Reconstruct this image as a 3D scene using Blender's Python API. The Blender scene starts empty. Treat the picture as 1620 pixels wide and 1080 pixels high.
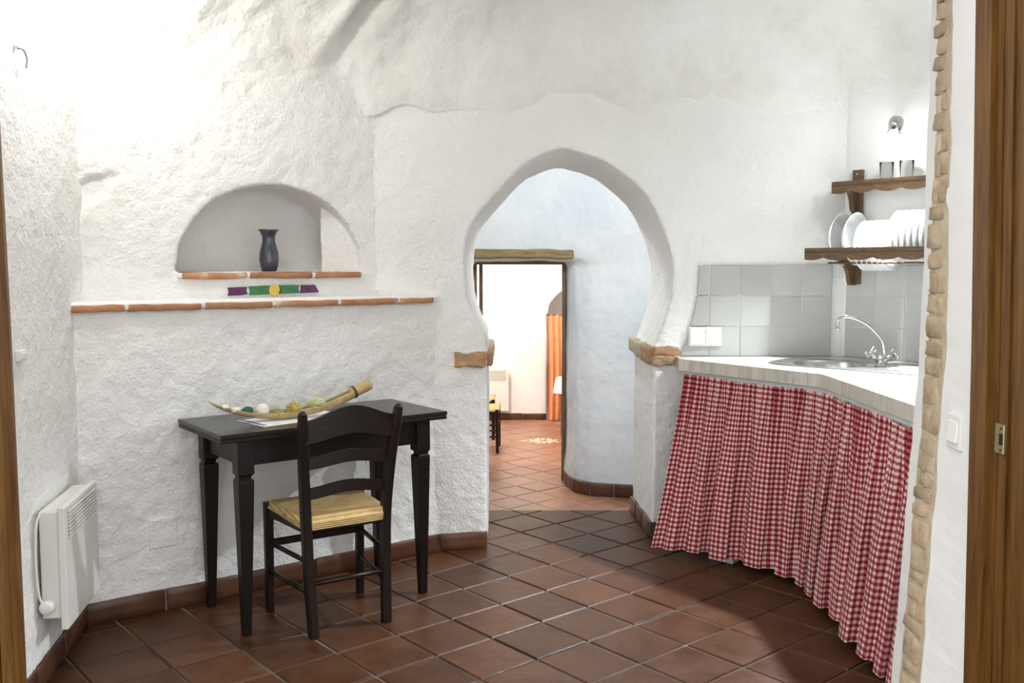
import bpy, bmesh, math, random
from mathutils import Vector, Matrix, noise
random.seed(7)
scene = bpy.context.scene
COL = scene.collection

# ------------------------------------------------------------------ camera, world, exposure
F_PX, HORIZON, EYE = 1500.0, 422.0, 1.41
PITCH = math.atan((540 - HORIZON) / F_PX)
cam_d = bpy.data.cameras.new('camera')
cam_d.sensor_width = 36.0
cam_d.lens = F_PX * 36.0 / 1620.0
cam_d.clip_start = 0.05
cam = bpy.data.objects.new('camera', cam_d)
cam.location = (0, 0, EYE)
cam.rotation_euler = (math.pi / 2 - PITCH, 0, 0)
COL.objects.link(cam)
scene.camera = cam

world = bpy.data.worlds.new('world')
scene.world = world
world.use_nodes = True
bg = world.node_tree.nodes['Background']
bg.inputs[0].default_value = (0.97, 0.985, 1.0, 1)
bg.inputs[1].default_value = 1.28

vs = scene.view_settings
vs.view_transform = 'Standard'
vs.look = 'None'
vs.gamma = 1.0
vs.use_curve_mapping = False
vs.exposure = 0.72

LAMP_LEFT, LAMP_KITCHEN, FILL_CORRIDOR, FILL_FAR = 10.5, 270.0, 22.0, 85.0   # watts; the corridor and far room ones are added fill

# ------------------------------------------------------------------ pixel -> place helpers
FW = Vector((0, math.cos(PITCH), -math.sin(PITCH)))
UP = Vector((0, math.sin(PITCH), math.cos(PITCH)))
EYEP = Vector((0, 0, EYE))

def ray(x, y):
    return FW * F_PX + Vector((1, 0, 0)) * (x - 810) + UP * (540 - y)

def onz(x, y, z=0.0):
    d = ray(x, y)
    return EYEP + d * ((z - EYE) / d.z)

def ony(x, y, Y):
    d = ray(x, y)
    return EYEP + d * (Y / d.y)

def onl(x, y, a, b):
    n = Vector((-(b[1] - a[1]), b[0] - a[0]))
    d = ray(x, y)
    t = (a[0] * n.x + a[1] * n.y) / (d.x * n.x + d.y * n.y)
    return EYEP + d * t

# ------------------------------------------------------------------ materials
def new_mat(name):
    m = bpy.data.materials.new(name)
    m.use_nodes = True
    nt = m.node_tree
    return m, nt, nt.nodes['Principled BSDF']

def nd(nt, kind, **kw):
    n = nt.nodes.new(kind)
    for k, v in kw.items():
        if k in n.inputs:
            n.inputs[k].default_value = v
        else:
            setattr(n, k, v)
    return n

def ramp(nt, fac, stops):
    r = nt.nodes.new('ShaderNodeValToRGB')
    els = r.color_ramp.elements
    while len(els) < len(stops):
        els.new(0.5)
    for e, (p, c) in zip(els, stops):
        e.position = p
        e.color = (c[0], c[1], c[2], 1)
    nt.links.new(fac, r.inputs[0])
    return r.outputs[0]

def mat_noise(name, stops, scale=5.0, detail=4.0, rough=0.6, bump=0.0, bump_scale=40.0, bump_dist=0.004,
              metallic=0.0, per_object=0.0, stretch=None, coat=0.0, spec=0.5, rough_var=0.0, bump2=0.0, bump2_scale=8.0):
    m, nt, b = new_mat(name)
    tc = nd(nt, 'ShaderNodeTexCoord')
    vec = tc.outputs['Object']
    if per_object:
        oi = nd(nt, 'ShaderNodeObjectInfo')
        mul = nd(nt, 'ShaderNodeVectorMath', operation='SCALE')
        mul.inputs[0].default_value = (13.7, 7.3, 5.1)
        nt.links.new(oi.outputs['Random'], mul.inputs['Scale'])
        add = nd(nt, 'ShaderNodeVectorMath', operation='ADD')
        nt.links.new(vec, add.inputs[0])
        nt.links.new(mul.outputs[0], add.inputs[1])
        vec = add.outputs[0]
    if stretch:
        mp = nd(nt, 'ShaderNodeMapping')
        mp.inputs['Scale'].default_value = stretch
        nt.links.new(vec, mp.inputs[0])
        vec = mp.outputs[0]
    nz = nd(nt, 'ShaderNodeTexNoise', Scale=scale, Detail=detail, Roughness=0.6)
    nt.links.new(vec, nz.inputs['Vector'])
    col = ramp(nt, nz.outputs['Fac'], stops)
    if per_object:
        hsv = nd(nt, 'ShaderNodeHueSaturation')
        mr = nd(nt, 'ShaderNodeMapRange')
        mr.inputs[3].default_value = 1 - per_object
        mr.inputs[4].default_value = 1 + per_object
        nt.links.new(oi.outputs['Random'], mr.inputs[0])
        nt.links.new(mr.outputs[0], hsv.inputs['Value'])
        nt.links.new(col, hsv.inputs['Color'])
        col = hsv.outputs[0]
    nt.links.new(col, b.inputs['Base Color'])
    b.inputs['Roughness'].default_value = rough
    b.inputs['Metallic'].default_value = metallic
    b.inputs['Specular IOR Level'].default_value = spec
    b.inputs['Coat Weight'].default_value = coat
    if rough_var:
        mr2 = nd(nt, 'ShaderNodeMapRange')
        mr2.inputs[3].default_value = rough - rough_var
        mr2.inputs[4].default_value = rough + rough_var
        nt.links.new(nz.outputs['Fac'], mr2.inputs[0])
        nt.links.new(mr2.outputs[0], b.inputs['Roughness'])
    prev = None
    for st, sc, di in ((bump, bump_scale, bump_dist), (bump2, bump2_scale, bump_dist * 4)):
        if st:
            n2 = nd(nt, 'ShaderNodeTexNoise', Scale=sc, Detail=5.0, Roughness=0.55)
            nt.links.new(vec, n2.inputs['Vector'])
            bp = nd(nt, 'ShaderNodeBump', Strength=st, Distance=di)
            nt.links.new(n2.outputs['Fac'], bp.inputs['Height'])
            if prev:
                nt.links.new(prev, bp.inputs['Normal'])
            prev = bp.outputs[0]
    if prev:
        nt.links.new(prev, b.inputs['Normal'])
    return m

def mat_wood(name, dark, light, rough=0.45, scale=(1, 1, 1), coat=0.0):
    m, nt, b = new_mat(name)
    tc = nd(nt, 'ShaderNodeTexCoord')
    mp = nd(nt, 'ShaderNodeMapping')
    mp.inputs['Scale'].default_value = scale
    nt.links.new(tc.outputs['Object'], mp.inputs[0])
    nz = nd(nt, 'ShaderNodeTexNoise', Scale=6.0, Detail=6.0, Roughness=0.65, Distortion=0.6)
    nt.links.new(mp.outputs[0], nz.inputs['Vector'])
    col = ramp(nt, nz.outputs['Fac'], [(0.3, dark), (0.7, light)])
    nt.links.new(col, b.inputs['Base Color'])
    b.inputs['Roughness'].default_value = rough
    b.inputs['Specular IOR Level'].default_value = 0.32
    b.inputs['Coat Weight'].default_value = coat
    bp = nd(nt, 'ShaderNodeBump', Strength=0.25, Distance=0.002)
    nt.links.new(nz.outputs['Fac'], bp.inputs['Height'])
    nt.links.new(bp.outputs[0], b.inputs['Normal'])
    return m

def mat_plain(name, col, rough=0.4, metallic=0.0, trans=0.0, coat=0.0):
    m, nt, b = new_mat(name)
    b.inputs['Base Color'].default_value = (*col, 1)
    b.inputs['Roughness'].default_value = rough
    b.inputs['Metallic'].default_value = metallic
    b.inputs['Transmission Weight'].default_value = trans
    b.inputs['Coat Weight'].default_value = coat
    return m

def mat_emit(name, col, s):
    m, nt, b = new_mat(name)
    b.inputs['Base Color'].default_value = (0.9, 0.9, 0.9, 1)
    b.inputs['Emission Color'].default_value = (*col, 1)
    b.inputs['Emission Strength'].default_value = s
    return m

def mat_gingham():
    m, nt, b = new_mat('gingham_cloth')
    uv = nd(nt, 'ShaderNodeUVMap')
    sep = nd(nt, 'ShaderNodeSeparateXYZ')
    nt.links.new(uv.outputs[0], sep.inputs[0])
    outs = []
    for k in (0, 1):
        d = nd(nt, 'ShaderNodeMath', operation='DIVIDE')
        d.inputs[1].default_value = 0.0235
        nt.links.new(sep.outputs[k], d.inputs[0])
        f = nd(nt, 'ShaderNodeMath', operation='PINGPONG')
        f.inputs[1].default_value = 0.5
        nt.links.new(d.outputs[0], f.inputs[0])
        mr = nd(nt, 'ShaderNodeMapRange')
        mr.inputs[1].default_value = 0.22
        mr.inputs[2].default_value = 0.28
        nt.links.new(f.outputs[0], mr.inputs[0])
        outs.append(mr.outputs[0])
    s = nd(nt, 'ShaderNodeMath', operation='ADD')
    nt.links.new(outs[0], s.inputs[0])
    nt.links.new(outs[1], s.inputs[1])
    h = nd(nt, 'ShaderNodeMath', operation='MULTIPLY')
    h.inputs[1].default_value = 0.5
    nt.links.new(s.outputs[0], h.inputs[0])
    col = ramp(nt, h.outputs[0], [(0.0, (0.70, 0.58, 0.53)), (0.5, (0.40, 0.10, 0.11)), (1.0, (0.17, 0.009, 0.018))])
    nt.links.new(col, b.inputs['Base Color'])
    b.inputs['Roughness'].default_value = 0.9
    b.inputs['Specular IOR Level'].default_value = 0.15
    b.inputs['Sheen Weight'].default_value = 0.1
    return m

def mat_rush():
    m, nt, b = new_mat('woven_rush')
    uv = nd(nt, 'ShaderNodeUVMap')
    wv = nd(nt, 'ShaderNodeTexWave', Scale=34.0, Distortion=1.2, Detail=2.0)
    wv.bands_direction = 'Y'
    nt.links.new(uv.outputs[0], wv.inputs['Vector'])
    nz = nd(nt, 'ShaderNodeTexNoise', Scale=30.0, Detail=4.0)
    nt.links.new(uv.outputs[0], nz.inputs['Vector'])
    mx = nd(nt, 'ShaderNodeMath', operation='MULTIPLY_ADD')
    mx.inputs[1].default_value = 0.45
    nt.links.new(wv.outputs['Fac'], mx.inputs[0])
    hf = nd(nt, 'ShaderNodeMath', operation='MULTIPLY')
    hf.inputs[1].default_value = 0.6
    nt.links.new(nz.outputs['Fac'], hf.inputs[0])
    nt.links.new(hf.outputs[0], mx.inputs[2])
    col = ramp(nt, mx.outputs[0], [(0.1, (0.27, 0.15, 0.04)), (0.45, (0.56, 0.37, 0.14)), (0.9, (0.74, 0.56, 0.28))])
    nt.links.new(col, b.inputs['Base Color'])
    b.inputs['Roughness'].default_value = 0.7
    bp = nd(nt, 'ShaderNodeBump', Strength=0.9, Distance=0.004)
    nt.links.new(wv.outputs['Fac'], bp.inputs['Height'])
    nt.links.new(bp.outputs[0], b.inputs['Normal'])
    return m

M = {}
M['plaster'] = mat_noise('white_plaster', [(0.25, (0.81, 0.80, 0.765)), (0.5, (0.86, 0.855, 0.83)), (0.8, (0.89, 0.885, 0.865))],
                         scale=2.2, detail=6, rough=0.85, bump=0.85, bump_scale=85, bump_dist=0.006, bump2=0.6, bump2_scale=18, spec=0.25)
M['smooth_plaster'] = mat_noise('smooth_plaster', [(0.3, (0.79, 0.785, 0.765)), (0.7, (0.86, 0.855, 0.84))], scale=2.0, detail=5,
                         rough=0.75, bump=0.25, bump_scale=70, bump_dist=0.004, bump2=0.2, bump2_scale=12, spec=0.3)
M['rock'] = mat_noise('whitewashed_rock', [(0.28, (0.75, 0.73, 0.665)), (0.45, (0.83, 0.82, 0.78)), (0.65, (0.875, 0.87, 0.845))],
                         scale=2.6, detail=8, rough=0.9, bump=0.6, bump_scale=55, bump_dist=0.008, bump2=0.5, bump2_scale=14, spec=0.2)
M['blue_plaster'] = mat_noise('pale_blue_plaster', [(0.36, (0.70, 0.755, 0.79)), (0.5, (0.765, 0.795, 0.81)), (0.68, (0.82, 0.825, 0.815))],
                         scale=1.9, detail=9, rough=0.8, bump=0.4, bump_scale=40, bump_dist=0.006, bump2=0.3, bump2_scale=12, spec=0.25)
M['far_plaster'] = mat_noise('far_plaster', [(0.3, (0.83, 0.81, 0.78)), (0.7, (0.88, 0.87, 0.85))], scale=2, rough=0.8, bump=0.3, bump_scale=30)
M['niche_plaster'] = M['plaster']
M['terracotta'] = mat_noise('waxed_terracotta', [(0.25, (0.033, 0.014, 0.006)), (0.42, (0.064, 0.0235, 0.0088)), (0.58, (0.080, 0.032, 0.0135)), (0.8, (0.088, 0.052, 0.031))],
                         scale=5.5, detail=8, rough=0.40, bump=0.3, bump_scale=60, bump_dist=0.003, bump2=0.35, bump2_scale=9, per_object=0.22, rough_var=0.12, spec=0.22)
M['terracotta_lit'] = mat_noise('lit_terracotta', [(0.25, (0.27, 0.115, 0.065)), (0.5, (0.33, 0.15, 0.09)), (0.8, (0.40, 0.21, 0.14))],
                         scale=4.5, detail=7, rough=0.34, bump=0.2, bump_scale=50, per_object=0.12, rough_var=0.08)  # same terracotta as the near floor; paler colour stands in for stronger light
M['skirting'] = mat_noise('dark_terracotta', [(0.25, (0.06, 0.022, 0.011)), (0.5, (0.10, 0.038, 0.018)), (0.8, (0.14, 0.062, 0.035))],
                         scale=7, detail=8, rough=0.4, bump=0.3, bump_scale=50, per_object=0.2, rough_var=0.1)
M['grout'] = mat_noise('grout', [(0.38, (0.030, 0.022, 0.016)), (0.5, (0.09, 0.068, 0.05)), (0.66, (0.19, 0.16, 0.13))], scale=1.6, detail=6, rough=0.8, bump=0.4, bump_scale=90)
M['grout_far'] = mat_noise('pale_grout', [(0.35, (0.45, 0.30, 0.22)), (0.7, (0.62, 0.47, 0.36))], scale=3, rough=0.8)
M['brick'] = mat_noise('clay_brick', [(0.25, (0.30, 0.115, 0.055)), (0.45, (0.42, 0.19, 0.095)), (0.6, (0.47, 0.25, 0.13)), (0.8, (0.70, 0.61, 0.52))],
                         scale=9, detail=7, rough=0.85, bump=0.7, bump_scale=45, bump_dist=0.006, per_object=0.12)
M['old_brick'] = mat_noise('weathered_brick', [(0.25, (0.20, 0.15, 0.085)), (0.42, (0.38, 0.30, 0.19)), (0.55, (0.44, 0.24, 0.12)), (0.7, (0.56, 0.34, 0.18)), (0.85, (0.62, 0.55, 0.42))],
                         scale=11, detail=8, rough=0.9, bump=0.9, bump_scale=35, bump_dist=0.01, per_object=0.12, stretch=(1, 1, 2.2))
M['stone'] = mat_noise('rubble_stone', [(0.25, (0.22, 0.155, 0.10)), (0.45, (0.42, 0.31, 0.20)), (0.6, (0.50, 0.40, 0.27)), (0.8, (0.58, 0.50, 0.38))],
                         scale=12, detail=6, rough=0.9, bump=0.7, bump_scale=40, bump_dist=0.006, per_object=0.2)
M['mortar'] = mat_noise('lime_mortar', [(0.3, (0.42, 0.345, 0.235)), (0.7, (0.58, 0.50, 0.375))], scale=14, rough=0.95, bump=0.8, bump_scale=40, bump_dist=0.008)
M['dark_wood'] = mat_wood('espresso_wood', (0.0032, 0.0022, 0.0017), (0.0075, 0.0048, 0.0034), rough=0.42, scale=(3, 3, 12))
M['dark_top'] = mat_wood('espresso_top_sheen', (0.014, 0.0105, 0.008), (0.024, 0.018, 0.014), rough=0.24, scale=(2, 12, 3))  # lighter than the legs: the wall's reflection is put into the colour
M['chair_wood'] = mat_wood('walnut_stain', (0.0055, 0.0028, 0.0018), (0.013, 0.0062, 0.0038), rough=0.40, scale=(3, 3, 10))
M['rack_wood'] = mat_wood('rack_wood', (0.085, 0.048, 0.024), (0.18, 0.110, 0.058), rough=0.5, scale=(3, 3, 12))
M['door_wood'] = mat_wood('pine_frame', (0.062, 0.023, 0.004), (0.185, 0.084, 0.014), rough=0.45, scale=(9, 9, 0.7))
M['lintel_wood'] = mat_wood('old_beam', (0.16, 0.11, 0.05), (0.36, 0.27, 0.13), rough=0.8, scale=(1.2, 9, 9))
M['frame_wood'] = mat_wood('old_frame', (0.12, 0.085, 0.045), (0.22, 0.16, 0.09), rough=0.7, scale=(8, 8, 1.2))
M['tile'] = mat_noise('grey_wall_tile', [(0.3, (0.42, 0.415, 0.40)), (0.7, (0.49, 0.485, 0.465))], scale=3, rough=0.22, bump=0.12, bump_scale=14, per_object=0.06)
M['tile_grout'] = mat_noise('tile_grout', [(0.3, (0.55, 0.545, 0.52)), (0.7, (0.68, 0.67, 0.64))], scale=6, rough=0.85)
M['counter'] = mat_noise('pale_counter', [(0.3, (0.50, 0.505, 0.475)), (0.7, (0.60, 0.605, 0.575))], scale=12, detail=8, rough=0.25)
M['counter_edge'] = mat_noise('counter_edge', [(0.3, (0.50, 0.465, 0.405)), (0.7, (0.66, 0.63, 0.565))], scale=9, detail=6, rough=0.4, per_object=0.08, stretch=(6, 6, 1))
M['steel'] = mat_noise('brushed_steel', [(0.3, (0.40, 0.40, 0.38)), (0.7, (0.50, 0.50, 0.48))], scale=40, rough=0.26, metallic=1.0)
M['chrome'] = mat_plain('chrome', (0.58, 0.58, 0.585), 0.10, 1.0)
M['gingham'] = mat_gingham()
M['rush'] = mat_rush()
M['white_metal'] = mat_noise('white_enamel', [(0.3, (0.74, 0.73, 0.68)), (0.7, (0.80, 0.79, 0.75))], scale=3, rough=0.35)
M['grille_dark'] = mat_plain('grille_slot', (0.34, 0.32, 0.26), 0.6)
M['plastic'] = mat_plain('white_plastic', (0.80, 0.79, 0.74), 0.35)
M['ceramic'] = mat_plain('white_ceramic', (0.87, 0.875, 0.86), 0.18, coat=0.4)
M['vase'] = mat_noise('slate_glaze', [(0.3, (0.030, 0.033, 0.048)), (0.7, (0.055, 0.060, 0.082))], scale=7, rough=0.25, coat=0.5)
M['bamboo'] = mat_noise('bamboo', [(0.3, (0.36, 0.24, 0.10)), (0.7, (0.56, 0.42, 0.21))], scale=5, detail=6, rough=0.5, stretch=(1, 8, 8))
M['bamboo_dark'] = mat_plain('bamboo_node', (0.07, 0.035, 0.015), 0.7)
M['paper'] = mat_plain('paper', (0.80, 0.80, 0.80), 0.7)
M['ink'] = mat_plain('blue_ink', (0.17, 0.17, 0.42), 0.7)
M['ink_grey'] = mat_plain('grey_ink', (0.48, 0.48, 0.55), 0.7)
M['shell'] = mat_noise('shell', [(0.3, (0.72, 0.66, 0.52)), (0.7, (0.84, 0.80, 0.70))], scale=30, rough=0.6, bump=0.4, bump_scale=60)
M['green_ball'] = mat_noise('green_fibre', [(0.3, (0.008, 0.065, 0.045)), (0.7, (0.03, 0.16, 0.11))], scale=50, rough=0.9, bump=0.8, bump_scale=80)
M['moss'] = mat_noise('moss', [(0.3, (0.16, 0.15, 0.02)), (0.7, (0.42, 0.38, 0.08))], scale=60, rough=0.9, bump=0.8, bump_scale=80)
M['yellow_petal'] = mat_noise('yellow_petal', [(0.35, (0.56, 0.42, 0.06)), (0.7, (0.82, 0.78, 0.38))], scale=40, rough=0.8)
M['pale_petal'] = mat_noise('pale_petal', [(0.35, (0.66, 0.68, 0.36)), (0.7, (0.86, 0.86, 0.66))], scale=40, rough=0.8)
M['leaf'] = mat_noise('dry_leaf', [(0.3, (0.10, 0.20, 0.12)), (0.7, (0.24, 0.36, 0.24))], scale=30, rough=0.8)
M['purple'] = mat_noise('purple_paint', [(0.3, (0.085, 0.022, 0.075)), (0.7, (0.14, 0.045, 0.12))], scale=30, rough=0.8)
M['green'] = mat_noise('green_paint', [(0.3, (0.035, 0.145, 0.055)), (0.7, (0.065, 0.21, 0.085))], scale=30, rough=0.8)
M['yellow'] = mat_noise('yellow_paint', [(0.3, (0.66, 0.44, 0.07)), (0.7, (0.76, 0.54, 0.13))], scale=30, rough=0.8)
M['orange'] = mat_noise('orange_cloth', [(0.3, (0.74, 0.30, 0.13)), (0.7, (0.82, 0.38, 0.19))], scale=20, rough=0.9)
M['cloth'] = mat_plain('white_cloth', (0.85, 0.85, 0.86), 0.9)
M['inlay'] = mat_plain('cream_inlay', (0.78, 0.68, 0.50), 0.4)
M['glass'] = mat_plain('clear_glass', (0.97, 0.98, 0.98), 0.03, trans=1.0)
M['glass'].node_tree.nodes['Principled BSDF'].inputs['IOR'].default_value = 1.12
M['brass'] = mat_plain('aged_brass', (0.40, 0.33, 0.17), 0.35, 0.8)
M['black'] = mat_plain('dark_hole', (0.012, 0.008, 0.006), 0.8)
M['bulb'] = mat_emit('lit_bulb', (0.92, 0.97, 1.0), 50.0)
M['globe'] = mat_emit('lit_globe', (1.0, 0.94, 0.84), 6.0)

# ------------------------------------------------------------------ object helpers
def link(o):
    COL.objects.link(o)
    return o

def tag(o, label, cat, group=None):
    o['label'] = label
    o['category'] = cat
    if group:
        o['group'] = group
    return o

def thing(name, label, cat, loc=(0, 0, 0), rotz=0.0, group=None):
    o = link(bpy.data.objects.new(name, None))
    o.empty_display_size = 0.1
    o.location = loc
    o.rotation_euler = (0, 0, rotz)
    return tag(o, label, cat, group)

def mesh_obj(name, me, mat, parent=None, smooth=False):
    if mat is not None:
        me.materials.clear()
        me.materials.append(M[mat] if isinstance(mat, str) else mat)
    if smooth:
        for p in me.polygons:
            p.use_smooth = True
    o = link(bpy.data.objects.new(name, me))
    if parent is not None:
        o.parent = parent
    return o

def from_bm(name, bm, mat, parent=None, smooth=False):
    bmesh.ops.recalc_face_normals(bm, faces=bm.faces)
    me = bpy.data.meshes.new(name)
    bm.to_mesh(me)
    bm.free()
    return mesh_obj(name, me, mat, parent, smooth)

def data_obj(name, verts, faces, mat, parent=None, smooth=False):
    bm = bmesh.new()
    vs_ = [bm.verts.new(v) for v in verts]
    for f in faces:
        try:
            bm.faces.new([vs_[i] for i in f])
        except ValueError:
            pass
    return from_bm(name, bm, mat, parent, smooth)

def struct(o):
    o['kind'] = 'structure'
    return o

def add_box(bm, c, s, rot=None, bev=0.0, seg=1):
    g = bmesh.ops.create_cube(bm, size=1.0)
    vs_ = g['verts']
    mt = Matrix.Translation(Vector(c)) @ (rot.to_4x4() if rot else Matrix.Identity(4)) @ Matrix.Diagonal((s[0], s[1], s[2], 1))
    bmesh.ops.transform(bm, matrix=mt, verts=vs_)
    if bev:
        es = list({e for v in vs_ for e in v.link_edges})
        bmesh.ops.bevel(bm, geom=es, offset=bev, segments=seg, profile=0.5, affect='EDGES')

def box_obj(name, c, s, mat, parent=None, rot=None, bev=0.003, seg=1):
    bm = bmesh.new()
    add_box(bm, c, s, rot, bev, seg)
    return from_bm(name, bm, mat, parent)

def add_prism(bm, poly, z0, z1, top=None):
    top = top or poly
    a = [bm.verts.new((p[0], p[1], z0)) for p in poly]
    b = [bm.verts.new((p[0], p[1], z1)) for p in top]
    n = len(poly)
    bm.faces.new(a[::-1])
    bm.faces.new(b)
    for i in range(n):
        bm.faces.new((a[i], a[(i + 1) % n], b[(i + 1) % n], b[i]))

def slab_from_poly(name, poly, nrm, th, bev, mat, parent=None, jitter=0.0):
    """A thin bevelled piece: 3D polygon outline (front face), extruded back along -nrm."""
    nrm = Vector(nrm).normalized()
    poly = [Vector(p) for p in poly]
    c = sum(poly, Vector()) / len(poly)
    def inset(p, d):
        v = c - p
        L = v.length
        return p + v * (min(d, L * 0.4) / max(L, 1e-6))
    bm = bmesh.new()
    j = [nrm * random.uniform(-jitter, jitter) for _ in poly]
    r0 = [bm.verts.new(p - nrm * th) for p in poly]
    r1 = [bm.verts.new(p - nrm * bev + k) for p, k in zip(poly, j)]
    r2 = [bm.verts.new(inset(p, bev * 1.6) + k) for p, k in zip(poly, j)]
    n = len(poly)
    bm.faces.new(r2)
    for i in range(n):
        k = (i + 1) % n
        bm.faces.new((r1[i], r1[k], r2[k], r2[i]))
        bm.faces.new((r0[i], r0[k], r1[k], r1[i]))
    return from_bm(name, bm, mat, parent)

def catmull(pts, n):
    pts = [Vector(p) for p in pts]
    P = [pts[0] * 2 - pts[1]] + pts + [pts[-1] * 2 - pts[-2]]
    out = []
    for i in range(1, len(P) - 2):
        for k in range(n):
            t = k / n
            a, b, c, d = P[i - 1], P[i], P[i + 1], P[i + 2]
            out.append(0.5 * ((2 * b) + (c - a) * t + (2 * a - 5 * b + 4 * c - d) * t * t + (3 * b - a - 3 * c + d) * t ** 3))
    out.append(P[-2])
    return out

def add_tube(bm, pts, r, seg=10, ref=None):
    pts = [Vector(p) for p in pts]
    rad = r if callable(r) else (lambda t: r)
    rings = []
    nrm = None
    for i, p in enumerate(pts):
        d = (pts[min(i + 1, len(pts) - 1)] - pts[max(i - 1, 0)]).normalized()
        if nrm is None:
            nrm = d.orthogonal().normalized()
        nrm = (nrm - d * nrm.dot(d)).normalized()
        bi = d.cross(nrm)
        rr = rad(i / max(1, len(pts) - 1))
        rings.append([bm.verts.new(p + (nrm * math.cos(a) + bi * math.sin(a)) * rr) for a in (2 * math.pi * k / seg for k in range(seg))])
    for a, b in zip(rings, rings[1:]):
        for k in range(seg):
            bm.faces.new((a[k], a[(k + 1) % seg], b[(k + 1) % seg], b[k]))
    bm.faces.new(rings[0][::-1])
    bm.faces.new(rings[-1])

def tube_obj(name, pts, r, mat, parent=None, seg=10):
    bm = bmesh.new()
    add_tube(bm, pts, r, seg)
    return from_bm(name, bm, mat, parent, True)

def add_sweep(bm, pts, wd, xdir=Vector((1, 0, 0)), chamfer=0.2):
    """Rectangular section swept along pts; wd(t) -> (width along xdir, depth)."""
    pts = [Vector(p) for p in pts]
    rings = []
    for i, p in enumerate(pts):
        d = (pts[min(i + 1, len(pts) - 1)] - pts[max(i - 1, 0)]).normalized()
        x = (xdir - d * xdir.dot(d)).normalized()
        y = d.cross(x)
        w, h = wd(i / max(1, len(pts) - 1))
        w, h = w / 2, h / 2
        c = min(w, h) * chamfer
        sec = [(-w + c, -h), (w - c, -h), (w, -h + c), (w, h - c), (w - c, h), (-w + c, h), (-w, h - c), (-w, -h + c)]
        rings.append([bm.verts.new(p + x * a + y * b) for a, b in sec])
    for a, b in zip(rings, rings[1:]):
        for k in range(8):
            bm.faces.new((a[k], a[(k + 1) % 8], b[(k + 1) % 8], b[k]))
    bm.faces.new(rings[0][::-1])
    bm.faces.new(rings[-1])

def lathe_bm(prof, seg=32, bm=None):
    bm = bm or bmesh.new()
    rings = []
    for r, z in prof:
        if r < 1e-5:
            rings.append([bm.verts.new((0, 0, z))])
        else:
            rings.append([bm.verts.new((r * math.cos(2 * math.pi * k / seg), r * math.sin(2 * math.pi * k / seg), z)) for k in range(seg)])
    for a, b in zip(rings, rings[1:]):
        for k in range(seg):
            k2 = (k + 1) % seg
            if len(a) == 1 and len(b) == 1:
                continue
            if len(a) == 1:
                bm.faces.new((a[0], b[k2], b[k]))
            elif len(b) == 1:
                bm.faces.new((a[k], a[k2], b[0]))
            else:
                bm.faces.new((a[k], a[k2], b[k2], b[k]))
    return bm

def rough_box(name, c, s, mat, parent=None, rot=None, amp=0.005, cuts=4, freq=18, bev=0.006):
    bm = bmesh.new()
    add_box(bm, (0, 0, 0), s, None, min(bev, min(s) * 0.3))
    bmesh.ops.subdivide_edges(bm, edges=[e for e in bm.edges if e.calc_length() > 0.03], cuts=cuts, use_grid_fill=True)
    o = Vector((random.uniform(0, 50), random.uniform(0, 50), random.uniform(0, 50)))
    for v in bm.verts:
        q = v.co * freq + o
        v.co += Vector((noise.noise(q), noise.noise(q + Vector((7, 3, 1))), noise.noise(q + Vector((1, 9, 4))))) * amp
    mt = Matrix.Translation(Vector(c)) @ (rot.to_4x4() if rot else Matrix.Identity(4))
    bmesh.ops.transform(bm, matrix=mt, verts=bm.verts)
    return from_bm(name, bm, mat, parent, True)

def eval_mesh(o):
    dg = bpy.context.evaluated_depsgraph_get()
    dg.update()
    return bpy.data.meshes.new_from_object(o.evaluated_get(dg))

def plaster_solid(name, solids, voxel, mat, smooth_it=4, amps=((3, 0.006), (9, 0.003), (26, 0.0012)), shift=None):
    """solids: list of (bmesh, [cutter bmeshes]); cut, join, voxel-remesh, smooth and roughen into ONE wall mesh."""
    tmp, big = [], bmesh.new()
    for bm, cuts in solids:
        bmesh.ops.recalc_face_normals(bm, faces=bm.faces)
        me = bpy.data.meshes.new('t')
        bm.to_mesh(me)
        bm.free()
        o = link(bpy.data.objects.new('t', me))
        cs = []
        for cb in cuts:
            bmesh.ops.recalc_face_normals(cb, faces=cb.faces)
            cm = bpy.data.meshes.new('c')
            cb.to_mesh(cm)
            cb.free()
            co = link(bpy.data.objects.new('c', cm))
            cs.append(co)
            md = o.modifiers.new('b', 'BOOLEAN')
            md.operation = 'DIFFERENCE'
            md.solver = 'EXACT'
            md.object = co
        m2 = eval_mesh(o)
        big.from_mesh(m2)
        for x in cs + [o]:
            bpy.data.objects.remove(x, do_unlink=True)
    me = bpy.data.meshes.new(name)
    big.to_mesh(me)
    big.free()
    o = link(bpy.data.objects.new('t', me))
    r = o.modifiers.new('r', 'REMESH')
    r.mode = 'VOXEL'
    r.voxel_size = voxel
    s = o.modifiers.new('s', 'SMOOTH')
    s.factor = 0.5
    s.iterations = smooth_it
    m2 = eval_mesh(o)
    bpy.data.objects.remove(o, do_unlink=True)
    m2.name = name
    n = len(m2.vertices)
    for v, vn in zip(m2.vertices, [x.vector.copy() for x in m2.vertex_normals]):
        p = v.co
        d = 0.0
        for fr, am in amps:
            d += noise.noise(p * fr) * am
        if shift:
            d += shift(p)
        v.co = p + vn * d
    return struct(mesh_obj(name, m2, mat, None, True))

def lerp(a, b, t):
    return a + (b - a) * t

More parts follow.
